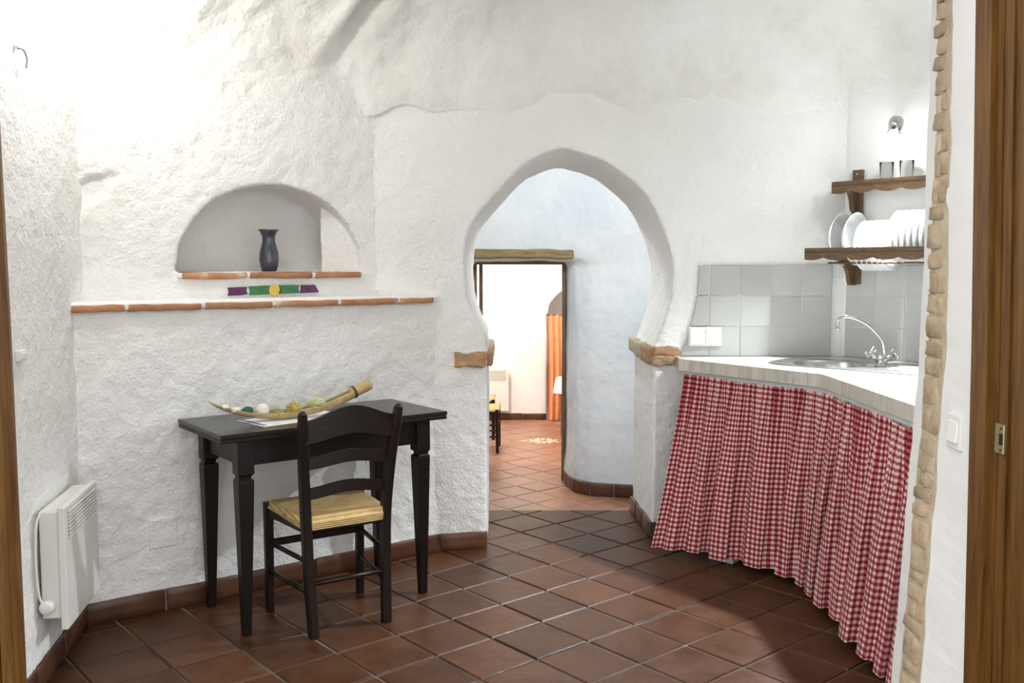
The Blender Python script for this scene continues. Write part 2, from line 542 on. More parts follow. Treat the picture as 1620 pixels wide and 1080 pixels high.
# ------------------------------------------------------------------ plan of the room
A = onz(134, 990).xy                 # corner left wall / niche wall
LW = onz(68, 1080).xy                # left wall, nearer the doorway
B = onz(692, 871).xy                 # corner niche wall / arch wall
C = Vector((0.87, 4.885))            # end of the arch wall, start of the tiled wall
D = Vector((1.70, 4.890))            # kitchen corner
RD = Vector((0.667, -0.745)).normalized()   # right wall direction
RN = Vector((-RD.y, RD.x)) * -1      # right wall normal, into the room
RN = Vector((RD.y, -RD.x))
if RN.y > 0:
    RN = -RN
E_ = D + RD * 1.0
uN = (B - A).normalized()            # niche wall tangent
nN = Vector((-uN.y, uN.x))           # niche wall, pointing away from the room
uA = (C - B).normalized()
nA = Vector((-uA.y, uA.x))
SET = 0.12                           # upper niche wall set back
A2 = A + nN * SET
LEDGE_Z = 1.245
ARCH_BACK = 5.42
uL = (A - LW).normalized()
nL = Vector((-uL.y, uL.x))           # left wall, away from room
LOW = -0.34                          # floor level beyond the arch
TOPZ = 2.42

def v3(p, z=0.0):
    return Vector((p[0], p[1], z))

# ------------------------------------------------------------------ floor
TH = math.radians(-139.7459)
TS, TX0, TY0 = 0.25772, 0.21079, 4.76789
gu = Vector((math.cos(TH), math.sin(TH)))
gv = Vector((-math.sin(TH), math.cos(TH)))

def clip_poly(poly, a, n):
    """keep the side where (p-a).n <= 0"""
    out = []
    for i, p in enumerate(poly):
        q = poly[(i + 1) % len(poly)]
        dp, dq = (p - a).dot(n), (q - a).dot(n)
        if dp <= 0:
            out.append(p)
        if (dp < 0 < dq) or (dq < 0 < dp):
            out.append(p + (q - p) * (dp / (dp - dq)))
    return out

bm = bmesh.new()
add_prism(bm, [(-3, -1.2), (3, -1.2), (3, ARCH_BACK), (-3, ARCH_BACK)], -0.30, -0.005)
floor = struct(from_bm('floor', bm, 'grout'))
cell_mesh = {}
def lay_tiles(parent, mat, u, v, org, ts, zt, inside, clips, gap, name='floor_tile', th=0.012, rng=30, tilt=0.004):
    made = 0
    for i in range(-rng, rng):
        for j in range(-rng, rng):
            c = org + u * (ts * (i + 0.5)) + v * (ts * (j + 0.5))
            if not inside(c):
                continue
            h = ts / 2 - gap / 2
            poly = [c + u * (sx * h) + v * (sy * h) for sx, sy in ((-1, -1), (1, -1), (1, 1), (-1, 1))]
            cl = poly
            for a, n in clips:
                cl = clip_poly(cl, a, n)
            if len(cl) < 3:
                continue
            if len(cl) == 4 and all((p - q).length < 1e-6 for p, q in zip(cl, poly)):
                key = (mat, random.randrange(5))
                if key not in cell_mesh:
                    o = slab_from_poly(name, [v3(u * (sx * h * random.uniform(.988, 1.0)) + v * (sy * h * random.uniform(.988, 1.0)), 0) for sx, sy in ((-1, -1), (1, -1), (1, 1), (-1, 1))],
                                       (0, 0, 1), th, 0.004, mat, parent)
                    cell_mesh[key] = o.data
                else:
                    o = link(bpy.data.objects.new(name, cell_mesh[key]))
                    o.parent = parent
                o.location = (c.x, c.y, zt + random.uniform(-0.0015, 0.0015))
                o.rotation_euler = (random.uniform(-tilt, tilt), random.uniform(-tilt, tilt), random.uniform(-0.006, 0.006))
            else:
                slab_from_poly(name, [v3(p, zt) for p in cl], (0, 0, 1), th, 0.003, mat, parent)
            made += 1
    return made

Y_ = Vector((0, 1))
def in_room(c):
    if not (2.35 < c.y < ARCH_BACK + 0.15 and -1.95 < c.x < 2.5):
        return False
    if (c - A).dot(nN) > 0.16 and c.x < -0.3:
        return False
    if (c - LW).dot(nL) > 0.16:
        return False
    if c.y > 4.95 and not (-0.3 < c.x < 0.95):
        return False
    if c.x > 1.5 and (c.y > 4.5 or c.y < 2.7):
        return False
    return True
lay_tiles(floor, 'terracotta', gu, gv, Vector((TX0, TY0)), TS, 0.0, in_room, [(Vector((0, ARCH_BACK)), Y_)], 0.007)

# hidden step and the lower floor beyond the arch
bm = bmesh.new()
add_prism(bm, [(-1.4, ARCH_BACK), (1.5, ARCH_BACK), (1.5, 6.05), (-1.4, 6.05)], -0.6, -0.17)
st = struct(from_bm('floor_step', bm, 'terracotta_lit'))
bm = bmesh.new()
add_prism(bm, [(-2.2, 6.05), (2.2, 6.05), (2.2, 11.2), (-2.2, 11.2)], LOW - 0.2, LOW - 0.004)
floor2 = struct(from_bm('floor_far', bm, 'grout_far'))
fa = math.radians(40)
fu, fv = Vector((math.cos(fa), math.sin(fa))), Vector((-math.sin(fa), math.cos(fa)))
def in_far(c):
    if c.y < 7.75:
        return 6.0 < c.y and -0.55 < c.x < 1.15
    return c.y < 10.95 and -0.85 < c.x < 1.05
lay_tiles(floor2, 'terracotta_lit', fu, fv, Vector((0.1, 6.2)), TS, LOW, in_far, [(Vector((0, 6.05)), -Y_)], 0.010, tilt=0.002)

# inlaid rosette in the far floor
ro = onz(860, 697, LOW + 0.002)
bm = bmesh.new()
def flat_poly(bm, pts, z):
    bm.faces.new([bm.verts.new((p[0], p[1], z)) for p in pts])
for k in range(8):
    a = k * math.pi / 4
    d, n = Vector((math.cos(a), math.sin(a))), Vector((-math.sin(a), math.cos(a)))
    flat_poly(bm, [ro.xy + d * 0.035, ro.xy + d * 0.085 + n * 0.032, ro.xy + d * 0.135, ro.xy + d * 0.085 - n * 0.032], LOW + 0.0045)
    d2 = Vector((math.cos(a + math.pi / 8), math.sin(a + math.pi / 8)))
    n2 = Vector((-d2.y, d2.x))
    flat_poly(bm, [ro.xy + d2 * 0.11, ro.xy + d2 * 0.14 + n2 * 0.016, ro.xy + d2 * 0.17, ro.xy + d2 * 0.14 - n2 * 0.016], LOW + 0.0045)
for sgn in (-1, 1):
    flat_poly(bm, [ro.xy + Vector((sgn * 0.17, -0.02)), ro.xy + Vector((sgn * 0.21, -0.012)), ro.xy + Vector((sgn * 0.26, 0)), ro.xy + Vector((sgn * 0.21, 0.012)), ro.xy + Vector((sgn * 0.17, 0.02))][::1], LOW + 0.0045)
g = bmesh.ops.extrude_face_region(bm, geom=list(bm.faces))
for e in g['geom']:
    if isinstance(e, bmesh.types.BMVert):
        e.co.z -= 0.006
from_bm('rosette_inlay', bm, 'inlay', floor2)

# ------------------------------------------------------------------ walls
# niche wall: lower block, upper block set back, arched niche cut in the upper block
def on_up(x, y):
    return onl(x, y, A2, A2 + uN)
def su(p):
    return (Vector((p[0], p[1])) - A2).dot(uN)
nl, nr, nt_ = on_up(279, 431), on_up(572, 431), on_up(412, 291)
N_Z = nl.z
n_l, n_r, n_top = su(nl), su(nr), nt_.z
n_c, n_w, n_h = (n_l + n_r) / 2, (n_r - n_l) / 2, n_top - N_Z
NICHE_D = 0.31
lowb = bmesh.new()
add_prism(lowb, [A - uN * 0.5, B + uN * 0.06, B + nN * 0.45 + uN * 0.06, A - uN * 0.5 + nN * 0.45], -0.1, LEDGE_Z)
upb = bmesh.new()
a2, b2 = A2 - uN * 0.5, A2 + uN * 1.45
add_prism(upb, [a2, b2, b2 + nN * 0.5, a2 + nN * 0.5], 1.0, TOPZ)
ncut = bmesh.new()
prof = [(n_l, N_Z - 0.0)] + [(n_c - n_w * math.cos(math.pi * k / 24), N_Z + n_h * math.sin(math.pi * k / 24) ** 0.92) for k in range(1, 24)] + [(n_r, N_Z)]
ra = [ncut.verts.new(v3(A2 + uN * s - nN * 0.08, z)) for s, z in prof]
rb = [ncut.verts.new(v3(A2 + uN * s + nN * NICHE_D, z)) for s, z in prof]
ncut.faces.new(ra)
ncut.faces.new(rb[::-1])
for i in range(len(prof)):
    k = (i + 1) % len(prof)
    ncut.faces.new((ra[i], ra[k], rb[k], rb[i]))
chip = on_up(138, 305)
def chip_shift(p):
    if p.z < 1.35:
        return 0.0
    a = (p.xy - chip.xy).dot(uN)
    b = p.z - chip.z
    u, v = a * 0.8 + b * 0.6, -a * 0.6 + b * 0.8
    q = (u / 0.15) ** 2 + (v / 0.055) ** 2 + 0.5 * noise.noise(p * 14)
    return -0.026 * max(0.0, min(1.0, (1.0 - q) / 0.35))
wall_nw = plaster_solid('wall_back_left', [(lowb, []), (upb, [ncut])], 0.0125, 'plaster', 3,
                        amps=((2.2, 0.012), (7, 0.005), (19, 0.0042), (45, 0.0020)), shift=chip_shift)

# arch wall
near_px = [(770, 548), (768, 530), (753, 503), (741, 472), (736, 440), (734.5, 409), (741, 371), (749, 349), (763, 330), (794, 295), (826, 262), (857, 245), (889, 236),
           (920, 242), (962, 258), (997, 283), (1022, 308), (1040, 340), (1055, 378), (1064, 424), (1061, 472), (1050, 509), (1040, 538), (1033, 552)]
near = catmull([onl(x, y, B, C) for x, y in near_px], 4)
base_l, base_r = onl(770, 866, B, C), onl(1031, 850, B, C)
base_l.z = base_r.z = -0.2
jl = Vector((base_l.x, base_l.y, 0.95))
jr = Vector((base_r.x, base_r.y, 0.95))
outline = [base_l, jl] + near + [jr, base_r]
cx = 0.29
def far_pt(p):
    k = 0.93
    if p.x < cx:
        k = 1.012 - 0.04 * min(1.0, max(0.0, (p.z - 1.0) / 0.35))
    x = cx + (p.x - cx) * k
    z = p.z if p.z < 1.05 else 1.05 + (p.z - 1.05) * 0.972
    return Vector((x, ARCH_BACK, z))
acut = bmesh.new()
ra, rb = [], []
for p in outline:
    f = far_pt(p)
    d = f - p
    ra.append(acut.verts.new(p - d * 0.2))
    rb.append(acut.verts.new(f + d * 0.2))
acut.faces.new(ra)
acut.faces.new(rb[::-1])
for i in range(len(ra)):
    k = (i + 1) % len(ra)
    acut.faces.new((ra[i], ra[k], rb[k], rb[i]))
wb = bmesh.new()
Bx = B - uA * 0.55
add_prism(wb, [Bx, C, D + Vector((0.25, 0)), (D.x + 0.25, ARCH_BACK), (Bx.x, ARCH_BACK)], -0.45, TOPZ)
wall_back = plaster_solid('wall_back', [(wb, [acut])], 0.0135, 'plaster', 3,
                          amps=((2.0, 0.008), (7, 0.004), (21, 0.0026), (48, 0.0014)))

# left wall
lb = bmesh.new()
l0, l1 = LW - uL * 1.0, A + uL * 0.3
add_prism(lb, [l1, l0, l0 + nL * 0.35, l1 + nL * 0.35], -0.1, TOPZ + 0.3)
wall_left = plaster_solid('wall_left', [(lb, [])], 0.02, 'plaster', 3, amps=((2.2, 0.010), (8, 0.005), (24, 0.003)))

# right kitchen wall
rbm = bmesh.new()
Q1 = D + RD * 1.05
add_prism(rbm, [D, (D.x, D.y + 0.3), (Q1.x + 0.4, D.y + 0.3), (Q1.x + 0.4, 2.5), (Q1.x, 2.5), Q1], -0.1, TOPZ)
wall_right = plaster_solid('wall_right', [(rbm, [])], 0.02, 'smooth_plaster', 3, amps=((2.2, 0.006), (8, 0.003), (24, 0.0012)))

# rough vaulted ceiling rising from the wall tops
loop = [Vector((LW.x + 0.12, 2.3)), LW + nL * 0.0, A2 - uN * 0.02, A2 + uN * 1.28, C, D, Q1, Vector((Q1.x, 2.6)), Vector((1.2, 2.45)), Vector((-1.3, 2.35))]
cen = Vector((0.15, 3.3))
dense = []
for i, p in enumerate(loop):
    q = loop[(i + 1) % len(loop)]
    n = max(2, int((q - p).length / 0.02))
    dense += [lerp(p, q, k / n) for k in range(n)]
NT = 64
verts, faces = [], []
nd_ = len(dense)
for j in range(NT):
    t = (j / (NT - 1)) ** 1.15
    for i, p in enumerate(dense):
        w = (cen - p).normalized()
        R = (cen - p).length
        zb = 2.17 + 0.11 * noise.noise(Vector((p.x * 1.7, p.y * 1.7, 3))) + 0.04 * noise.noise(Vector((p.x * 7, p.y * 7, 9)))
        if p.y < 4.0 and p.x < 0:
            zb += 0.16 * min(1, (4.0 - p.y) / 0.6)
        ang = t * math.pi / 2
        ins = R * (1 - math.cos(ang)) ** 1.25 if t < 1 else R
        z = zb + (2.86 - zb) * math.sin(ang)
        q = Vector((p.x + w.x * (ins - 0.025), p.y + w.y * (ins - 0.025), z))
        nrm = Vector((w.x * math.cos(ang), w.y * math.cos(ang), -math.sin(ang) - 0.15)).normalized()
        s = Vector((q.x, q.y, q.z))
        d = 0.045 * noise.noise(s * 2.3) + 0.024 * abs(noise.noise(s * 5.2)) + 0.013 * noise.noise(s * 11) + 0.007 * noise.noise(s * 24) + 0.004 * noise.noise(s * 50)
        dc = (p - (A2 + uN * 1.28)).dot(uN)
        if (p - (A2 + uN * 1.28)).length < 0.35:
            d -= 0.075 * math.exp(-((dc + 0.10 - 0.25 * (t - 0.2)) / 0.045) ** 2) * min(1, max(0, t - 0.1) / 0.2)
            d += 0.035 * math.exp(-((dc + 0.20 - 0.25 * (t - 0.2)) / 0.05) ** 2) * min(1, t / 0.3)
        k = min(1, t / 0.16)
        q += nrm * (d * k + 0.019 * min(1, t / 0.06))
        verts.append(q)
for j in range(NT - 1):
    for i in range(nd_):
        k = (i + 1) % nd_
        faces.append((j * nd_ + i, j * nd_ + k, (j + 1) * nd_ + k, (j + 1) * nd_ + i))
ceil = struct(data_obj('ceiling', verts, faces, 'rock', None, True))

# front wall with the doorway the picture is taken through
def col_x(px3, depth, z):
    """x of a leaning edge given its pixel x at rows 0, 540 and 1080, on the plane y = depth"""
    zt, zm, zb = (ony(810, r, depth).z for r in (0, 540, 1080))
    xt, xm, xb = (ony(px3[k], r, depth).x for k, r in enumerate((0, 540, 1080)))
    if z > zm:
        return lerp(xm, xt, (z - zm) / (zt - zm))
    return lerp(xm, xb, (z - zm) / (zb - zm))
cols = [((1551, 1544, 1531), 2.30), ((1508, 1498, 1456), 2.50), ((1489, 1469, 1424), 2.62), ((1475, 1456, 1410), 2.72)]
rows = [-0.05 + 2.6 * k / 60 for k in range(61)]
verts, faces = [], []
for z in rows:
    ring = []
    for k, (p3, dep) in enumerate(cols):
        x = col_x(p3, dep, z) + (0.004 * noise.noise(Vector((k * 3, 0, z * 6))) + 0.003 * noise.noise(Vector((k * 3, 4, z * 17)))) * (k > 0)
        ring.append((x, dep, z))
    ring += [(ring[-1][0] + 0.06, 2.75, z), (2.75, 2.75, z), (2.75, 2.30, z)]
    verts += ring
W = 7
for r in range(len(rows) - 1):
    for k in range(W):
        k2 = (k + 1) % W
        faces.append((r * W + k, r * W + k2, (r + 1) * W + k2, (r + 1) * W + k))
faces += [tuple(range(W)), tuple((len(rows) - 1) * W + k for k in range(W))]
wall_fr = struct(data_obj('wall_front_right', verts, faces, 'smooth_plaster'))
# exposed masonry strip in the reveal
verts, faces = [], []
for z in rows:
    xs = [col_x(cols[k][0], cols[k][1], z) for k in (1, 2)]
    e = 0.012 * noise.noise(Vector((1, 5, z * 9)))
    e2 = 0.014 * noise.noise(Vector((8, 5, z * 11)))
    verts += [(xs[0] - 0.002, 2.50 + e, z), (xs[1] - 0.002, 2.62 + e2, z), (xs[0] + 0.02, 2.50 + e, z), (xs[1] + 0.02, 2.62 + e2, z)]
for r in range(len(rows) - 1):
    a, b = r * 4, (r + 1) * 4
    faces += [(a, a + 1, b + 1, b), (a + 1, a + 3, b + 3, b + 1), (a + 2, a, b, b + 2)]
data_obj('mortar_strip', verts, faces, 'mortar', wall_fr)
rs = random.Random(5)
z = 0.12
while z < 2.35:
    h = rs.uniform(0.028, 0.075)
    n = 2 if rs.random() < 0.35 else 1
    y0 = 2.508
    for k in range(n):
        w = (0.106 if n == 1 else 0.05) * rs.uniform(0.75, 1.0)
        yc = y0 + w / 2 + rs.uniform(0, 0.008)
        t = (yc - 2.50) / 0.12
        x = lerp(col_x(cols[1][0], 2.50, z + h / 2), col_x(cols[2][0], 2.62, z + h / 2), t)
        lean = math.atan2(x - lerp(col_x(cols[1][0], 2.50, z), col_x(cols[2][0], 2.62, z), t), h / 2)
        rough_box('stone', (x + 0.0045, yc, z + h / 2), (0.022, w, h * 0.97), 'stone', wall_fr,
                  rot=Matrix.Rotation(lean, 3, 'Y') @ Matrix.Rotation(math.atan2(0.01, 0.12), 3, 'Z') @ Matrix.Rotation(rs.uniform(-0.15, 0.15), 3, 'X'), amp=0.005, cuts=2, freq=34, bev=0.003)
        y0 = yc + w / 2 + 0.002
    z += h + rs.uniform(0.002, 0.012)

# wooden frame on the right of the doorway
def frame_strip(name, depth0, depth1, px3_far, dx0, dx1, parent, mat='door_wood', w_out=0.12):
    vs_, fs_ = [], []
    for r, z in enumerate(rows):
        x = col_x(px3_far, 2.30, z)
        xa, xb = x + dx0, x + dx1
        vs_ += [(xa, depth1, z), (xb, depth0, z), (xb + w_out, depth0, z), (xa + w_out, depth1, z)]
    for r in range(len(rows) - 1):
        for k in range(4):
            k2 = (k + 1) % 4
            fs_.append((r * 4 + k, r * 4 + k2, (r + 1) * 4 + k2, (r + 1) * 4 + k))
    fs_ += [(0, 1, 2, 3), tuple((len(rows) - 1) * 4 + k for k in range(4))]
    return data_obj(name, vs_, fs_, mat, parent)
fx = (1551, 1544, 1531)
door_r = struct(frame_strip('door_1', 2.10, 2.155, fx, 0.012, 0.012, None))
frame_strip('casing', 2.225, 2.302, fx, -0.010, -0.010, door_r)
frame_strip('stop_bead', 2.195, 2.224, fx, 0.003, 0.003, door_r)
frame_strip('jamb_board', 2.156, 2.194, fx, 0.006, 0.006, door_r)
sp_c = ony(1579, 694, 2.175)
sx = col_x(fx, 2.30, sp_c.z)
frame_strip('back_band', 2.02, 2.099, fx, -0.006, -0.006, door_r)
spl = box_obj('strike_plate', (sx + 0.003, 2.176, sp_c.z), (0.010, 0.040, 0.070), 'brass', door_r, bev=0.002)
box_obj('latch_hole', (sx - 0.0025, 2.166, sp_c.z), (0.003, 0.014, 0.026), 'black', spl, bev=0.0)
for s in (-1, 1):
    bm = bmesh.new()
    bmesh.ops.create_uvsphere(bm, u_segments=10, v_segments=6, radius=0.0032)
    o = from_bm('screw', bm, 'bamboo_dark', spl, True)
    o.location = (sx - 0.0022, 2.168, sp_c.z + s * 0.025)

# left frame of the doorway
rowsL = rows
vs_, fs_ = [], []
for z in rowsL:
    x0 = col_x((-14, 15, 39), 2.30, z)
    vs_ += [(x0, 2.30, z), (x0 - 0.012, 2.255, z), (x0 - 0.012, 2.20, z), (x0 - 0.4, 2.20, z), (x0 - 0.4, 2.33, z), (x0 - 0.01, 2.33, z)]
for r in range(len(rowsL) - 1):
    for k in range(6):
        k2 = (k + 1) % 6
        fs_.append((r * 6 + k, r * 6 + k2, (r + 1) * 6 + k2, (r + 1) * 6 + k))
fs_ += [tuple(range(6)), tuple((len(rowsL) - 1) * 6 + k for k in range(6))]
door_l = struct(data_obj('door_2', vs_, fs_, 'door_wood'))
vs_, fs_ = [], []
for z in rowsL:
    x0 = col_x((-14, 15, 39), 2.30, z) - 0.009
    vs_ += [(x0, 2.285, z), (x0 + 0.016, 2.265, z), (x0 + 0.016, 2.235, z), (x0, 2.215, z)]
for r in range(len(rowsL) - 1):
    for k in range(4):
        k2 = (k + 1) % 4
        fs_.append((r * 4 + k, r * 4 + k2, (r + 1) * 4 + k2, (r + 1) * 4 + k))
data_obj('frame_moulding', vs_, fs_, 'door_wood', door_l)
bm = bmesh.new()
add_prism(bm, [(-2.0, 2.25), (2.75, 2.25), (2.75, 2.70), (-2.0, 2.70)], 2.50, 3.0)
struct(from_bm('wall_front', bm, 'smooth_plaster'))

# ------------------------------------------------------------------ corridor and far room
cor_r = bmesh.new()
basep = [(0.437, 8.05), (0.437, 7.68), (0.452, 7.46), (0.50, 7.27), (0.60, 7.17), (0.95, 7.09), (1.45, 7.03), (1.45, 8.05)]
topp = [(0.437, 8.05), (0.437, 7.72), (0.452, 7.64), (0.50, 7.56), (0.62, 7.46), (0.95, 7.32), (1.45, 7.20), (1.45, 8.05)]
add_prism(cor_r, basep, LOW - 0.1, 1.47, topp)
cor_t = bmesh.new()
add_prism(cor_t, [(-1.5, 7.52), (0.45, 7.50), (0.62, 7.44), (0.95, 7.32), (1.45, 7.20), (1.45, 8.05), (-1.5, 8.05)], 1.455, 2.65,
          [(-1.5, 7.40), (0.45, 7.38), (0.62, 7.34), (0.95, 7.24), (1.45, 7.12), (1.45, 8.05), (-1.5, 8.05)])
cor_l = bmesh.new()
add_prism(cor_l, [(-1.5, 7.52), (-0.318, 7.62), (-0.318, 8.05), (-1.5, 8.05)], LOW - 0.1, 1.50)
wall_cor = plaster_solid('wall_corridor', [(cor_r, []), (cor_t, []), (cor_l, [])], 0.022, 'blue_plaster', 6,
                         amps=((2.0, 0.014), (6, 0.008), (17, 0.004), (32, 0.0025)))
bm = bmesh.new()
add_prism(bm, [(1.30, ARCH_BACK - 0.1), (1.45, ARCH_BACK - 0.1), (1.45, 7.2), (1.30, 7.2)], -0.6, 2.65)
struct(from_bm('wall_corridor_right', bm, 'blue_plaster'))
bm = bmesh.new()
add_prism(bm, [(-1.4, ARCH_BACK - 0.1), (-1.25, ARCH_BACK - 0.1), (-1.25, 7.6), (-1.4, 7.6)], -0.6, 2.65)
struct(from_bm('wall_corridor_left', bm, 'blue_plaster'))
bm = bmesh.new()
add_prism(bm, [(-1.5, ARCH_BACK - 0.1), (1.5, ARCH_BACK - 0.1), (1.5, 7.6), (-1.5, 7.6)], 2.55, 2.65)
struct(from_bm('ceiling_corridor', bm, 'smooth_plaster'))

# old door frame in the corridor with its beam
DY = 7.70
dl, dr = ony(750, 757, DY).x, ony(893.5, 757, DY).x
dtop = ony(820, 418, DY).z
door3 = struct(box_obj('door_3', ((dl + dr) / 2, DY, dtop + 0.03), (dr - dl, 0.07, 0.065), 'frame_wood'))
rough_box('jamb_post', (dr - 0.013, DY, (LOW + dtop) / 2), (0.030, 0.07, dtop - LOW), 'frame_wood', door3, amp=0.004, cuts=6, freq=6)
rough_box('jamb_post', (dl + 0.013, DY, (LOW + dtop) / 2), (0.030, 0.07, dtop - LOW), 'frame_wood', door3, amp=0.004, cuts=6, freq=6)
lx0, lx1 = ony(735, 400, 7.46).x, ony(907, 400, 7.46).x
lz0, lz1 = ony(820, 409, 7.46).z, ony(820, 394, 7.46).z
lint = rough_box('lintel_beam', ((lx0 + lx1) / 2, 7.52, (lz0 + lz1) / 2), (lx1 - lx0, 0.16, lz1 - lz0), 'lintel_wood', door3, amp=0.012, cuts=8, freq=5, bev=0.012)
leaf = box_obj('door_leaf', (dl + 0.028 + 0.02, DY + 0.38, (LOW + 1.44) / 2), (0.030, 0.68, 1.44 - LOW - 0.02), 'frame_wood', door3, rot=Matrix.Rotation(math.radians(2.0), 3, 'Z'), bev=0.004)

# far room shell
fw = bmesh.new()
add_prism(fw, [(-2.1, 10.80), (2.1, 10.80), (2.1, 11.25), (-2.1, 11.25)], LOW - 0.1, 2.4)
fcut = bmesh.new()
rcx, rr = ony(915, 500, 10.8).x, 0.34
rz = ony(880, 497, 10.8).z
pr = [(rcx - rr, LOW + 0.02), (rcx - rr, rz)] + [(rcx - rr * math.cos(math.pi * k / 12), rz + 0.30 * math.sin(math.pi * k / 12)) for k in range(1, 12)] + [(rcx + rr, rz), (rcx + rr, LOW + 0.02)]
ra = [fcut.verts.new((x, 10.6, z)) for x, z in pr]
rb = [fcut.verts.new((x, 11.12, z)) for x, z in pr]
fcut.faces.new(ra)
fcut.faces.new(rb[::-1])
for i in range(len(pr)):
    k = (i + 1) % len(pr)
    fcut.faces.new((ra[i], ra[k], rb[k], rb[i]))
wall_far = plaster_solid('wall_far', [(fw, [fcut])], 0.03, 'far_plaster', 2, amps=((2, 0.01), (8, 0.004)))
for nm, pl in (('wall_far_left', [(-2.1, 7.9), (-1.9, 7.9), (-1.9, 11.0), (-2.1, 11.0)]), ('wall_far_right', [(1.9, 7.9), (2.1, 7.9), (2.1, 11.0), (1.9, 11.0)])):
    bm = bmesh.new()
    add_prism(bm, pl, LOW - 0.1, 2.4)
    struct(from_bm(nm, bm, 'far_plaster'))
for nm, pl in (('wall_far_near_left', [(-2.1, 7.95), (-1.3, 7.95), (-1.3, 8.05), (-2.1, 8.05)]), ('wall_far_near_right', [(1.3, 7.95), (2.1, 7.95), (2.1, 8.05), (1.3, 8.05)])):
    bm = bmesh.new()
    add_prism(bm, pl, LOW - 0.1, 2.4)
    struct(from_bm(nm, bm, 'far_plaster'))
bm = bmesh.new()
add_prism(bm, [(-2.2, 7.9), (2.2, 7.9), (2.2, 11.2), (-2.2, 11.2)], 2.35, 2.5)
struct(from_bm('ceiling_far', bm, 'far_plaster'))

# ------------------------------------------------------------------ skirting tiles
def skirting(name, path, h, th, piece, z0=0.0, back=None, gap=0.012):
    """path: plan points, room on the right-hand side when walking along it"""
    bm = bmesh.new()
    pts = [Vector(p) for p in path]
    for a, b in zip(pts, pts[1:]):
        d = (b - a).normalized()
        n = Vector((d.y, -d.x))
        add_prism(bm, [a - n * 0.03, a + n * (th * 0.55), b + n * (th * 0.55), b - n * 0.03], z0 - 0.004, z0 + h * 0.96)
    root = struct(from_bm(name, bm, 'grout'))
    for a, b in zip(pts, pts[1:]):
        d = (b - a).normalized()
        n = Vector((d.y, -d.x))
        L = (b - a).length
        k = max(1, round(L / piece))
        w = L / k
        for i in range(k):
            c = a + d * (w * (i + 0.5)) + n * (th * 0.5)
            rough_box('skirting_tile', v3(c, z0 + h / 2 + random.uniform(-0.003, 0.003)), (w - gap, th, h), 'skirting', root,
                      rot=Matrix.Rotation(math.atan2(d.y, d.x), 3, 'Z'), amp=0.0025, cuts=2, freq=12, bev=0.004)
    return root
skirting('baseboard_back_left', [A - uN * 0.02, B], 0.088, 0.016, 0.315)
skirting('baseboard_back', [B + uA * 0.004, base_l.xy + uA * 0.002], 0.088, 0.016, 0.27)
fr_ = far_pt(base_r)
skirting('baseboard_jamb_right', [Vector((fr_.x, ARCH_BACK - 0.01)), base_r.xy], 0.085, 0.016, 0.19)
skirting('baseboard_left', [LW - uL * 0.4, A], 0.088, 0.016, 0.31)
skirting('baseboard_corridor', [Vector(p) for p in ((0.437, 7.66), (0.452, 7.46), (0.50, 7.27), (0.60, 7.17), (0.78, 7.13), (0.95, 7.09), (1.3, 7.05))], 0.10, 0.018, 0.22, LOW)
skirting('baseboard_far', [Vector((-1.0, 10.80)), Vector((rcx - rr - 0.02, 10.80))], 0.075, 0.016, 0.27, LOW)

# ------------------------------------------------------------------ brick ledge, niche sill, imposts, painted band
rotN = Matrix.Rotation(math.atan2(uN.y, uN.x), 3, 'Z')
def on_low(x, y):
    p = onl(x, y, A, B)
    return (p.xy - A).dot(uN), p.z
edges_px = [107, 198, 319, 430, 534, 627, 684]
ss = [on_low(x, 485)[0] for x in edges_px]
for a, b in zip(ss, ss[1:]):
    L = b - a - 0.016
    c = A + uN * ((a + b) / 2) + nN * 0.047
    rough_box('ledge_brick', v3(c, LEDGE_Z + 0.004 + random.uniform(-0.002, 0.002)), (L, 0.15, 0.026), 'brick', wall_nw, rot=rotN @ Matrix.Rotation(random.uniform(-.006, .006), 3, 'Y'), amp=0.005, cuts=5, freq=14, bev=0.003)
bm = bmesh.new()
add_box(bm, v3(A + uN * ((ss[0] + ss[-1]) / 2) + nN * 0.055, LEDGE_Z + 0.010), (ss[-1] - ss[0] + 0.03, 0.155, 0.030), rotN, 0.006)
from_bm('ledge_mortar', bm, 'plaster', wall_nw)
bm = bmesh.new()
add_box(bm, v3(A + uN * ((ss[0] + ss[-1]) / 2) + nN * 0.060, LEDGE_Z + 0.024), (ss[-1] - ss[0] + 0.03, 0.15, 0.012), rotN, 0.005)
from_bm('ledge_cap', bm, 'plaster', wall_nw)
sb_px = [284, 391, 494, 571]
ss2 = [su(on_up(x, 437)) for x in sb_px]
for a, b in zip(ss2, ss2[1:]):
    c = A2 + uN * ((a + b) / 2) + nN * (NICHE_D / 2 - 0.010)
    rough_box('sill_brick', v3(c, N_Z - 0.012 + random.uniform(-0.002, 0.002)), (b - a - 0.012, NICHE_D + 0.03, 0.026), 'brick', wall_nw, rot=rotN, amp=0.005, cuts=5, freq=11)
bm = bmesh.new()
add_box(bm, v3(A2 + uN * ((ss2[0] + ss2[-1]) / 2) + nN * (NICHE_D / 2), N_Z - 0.013), (ss2[-1] - ss2[0] + 0.02, NICHE_D + 0.035, 0.020), rotN, 0.004)
from_bm('sill_mortar', bm, 'plaster', wall_nw)

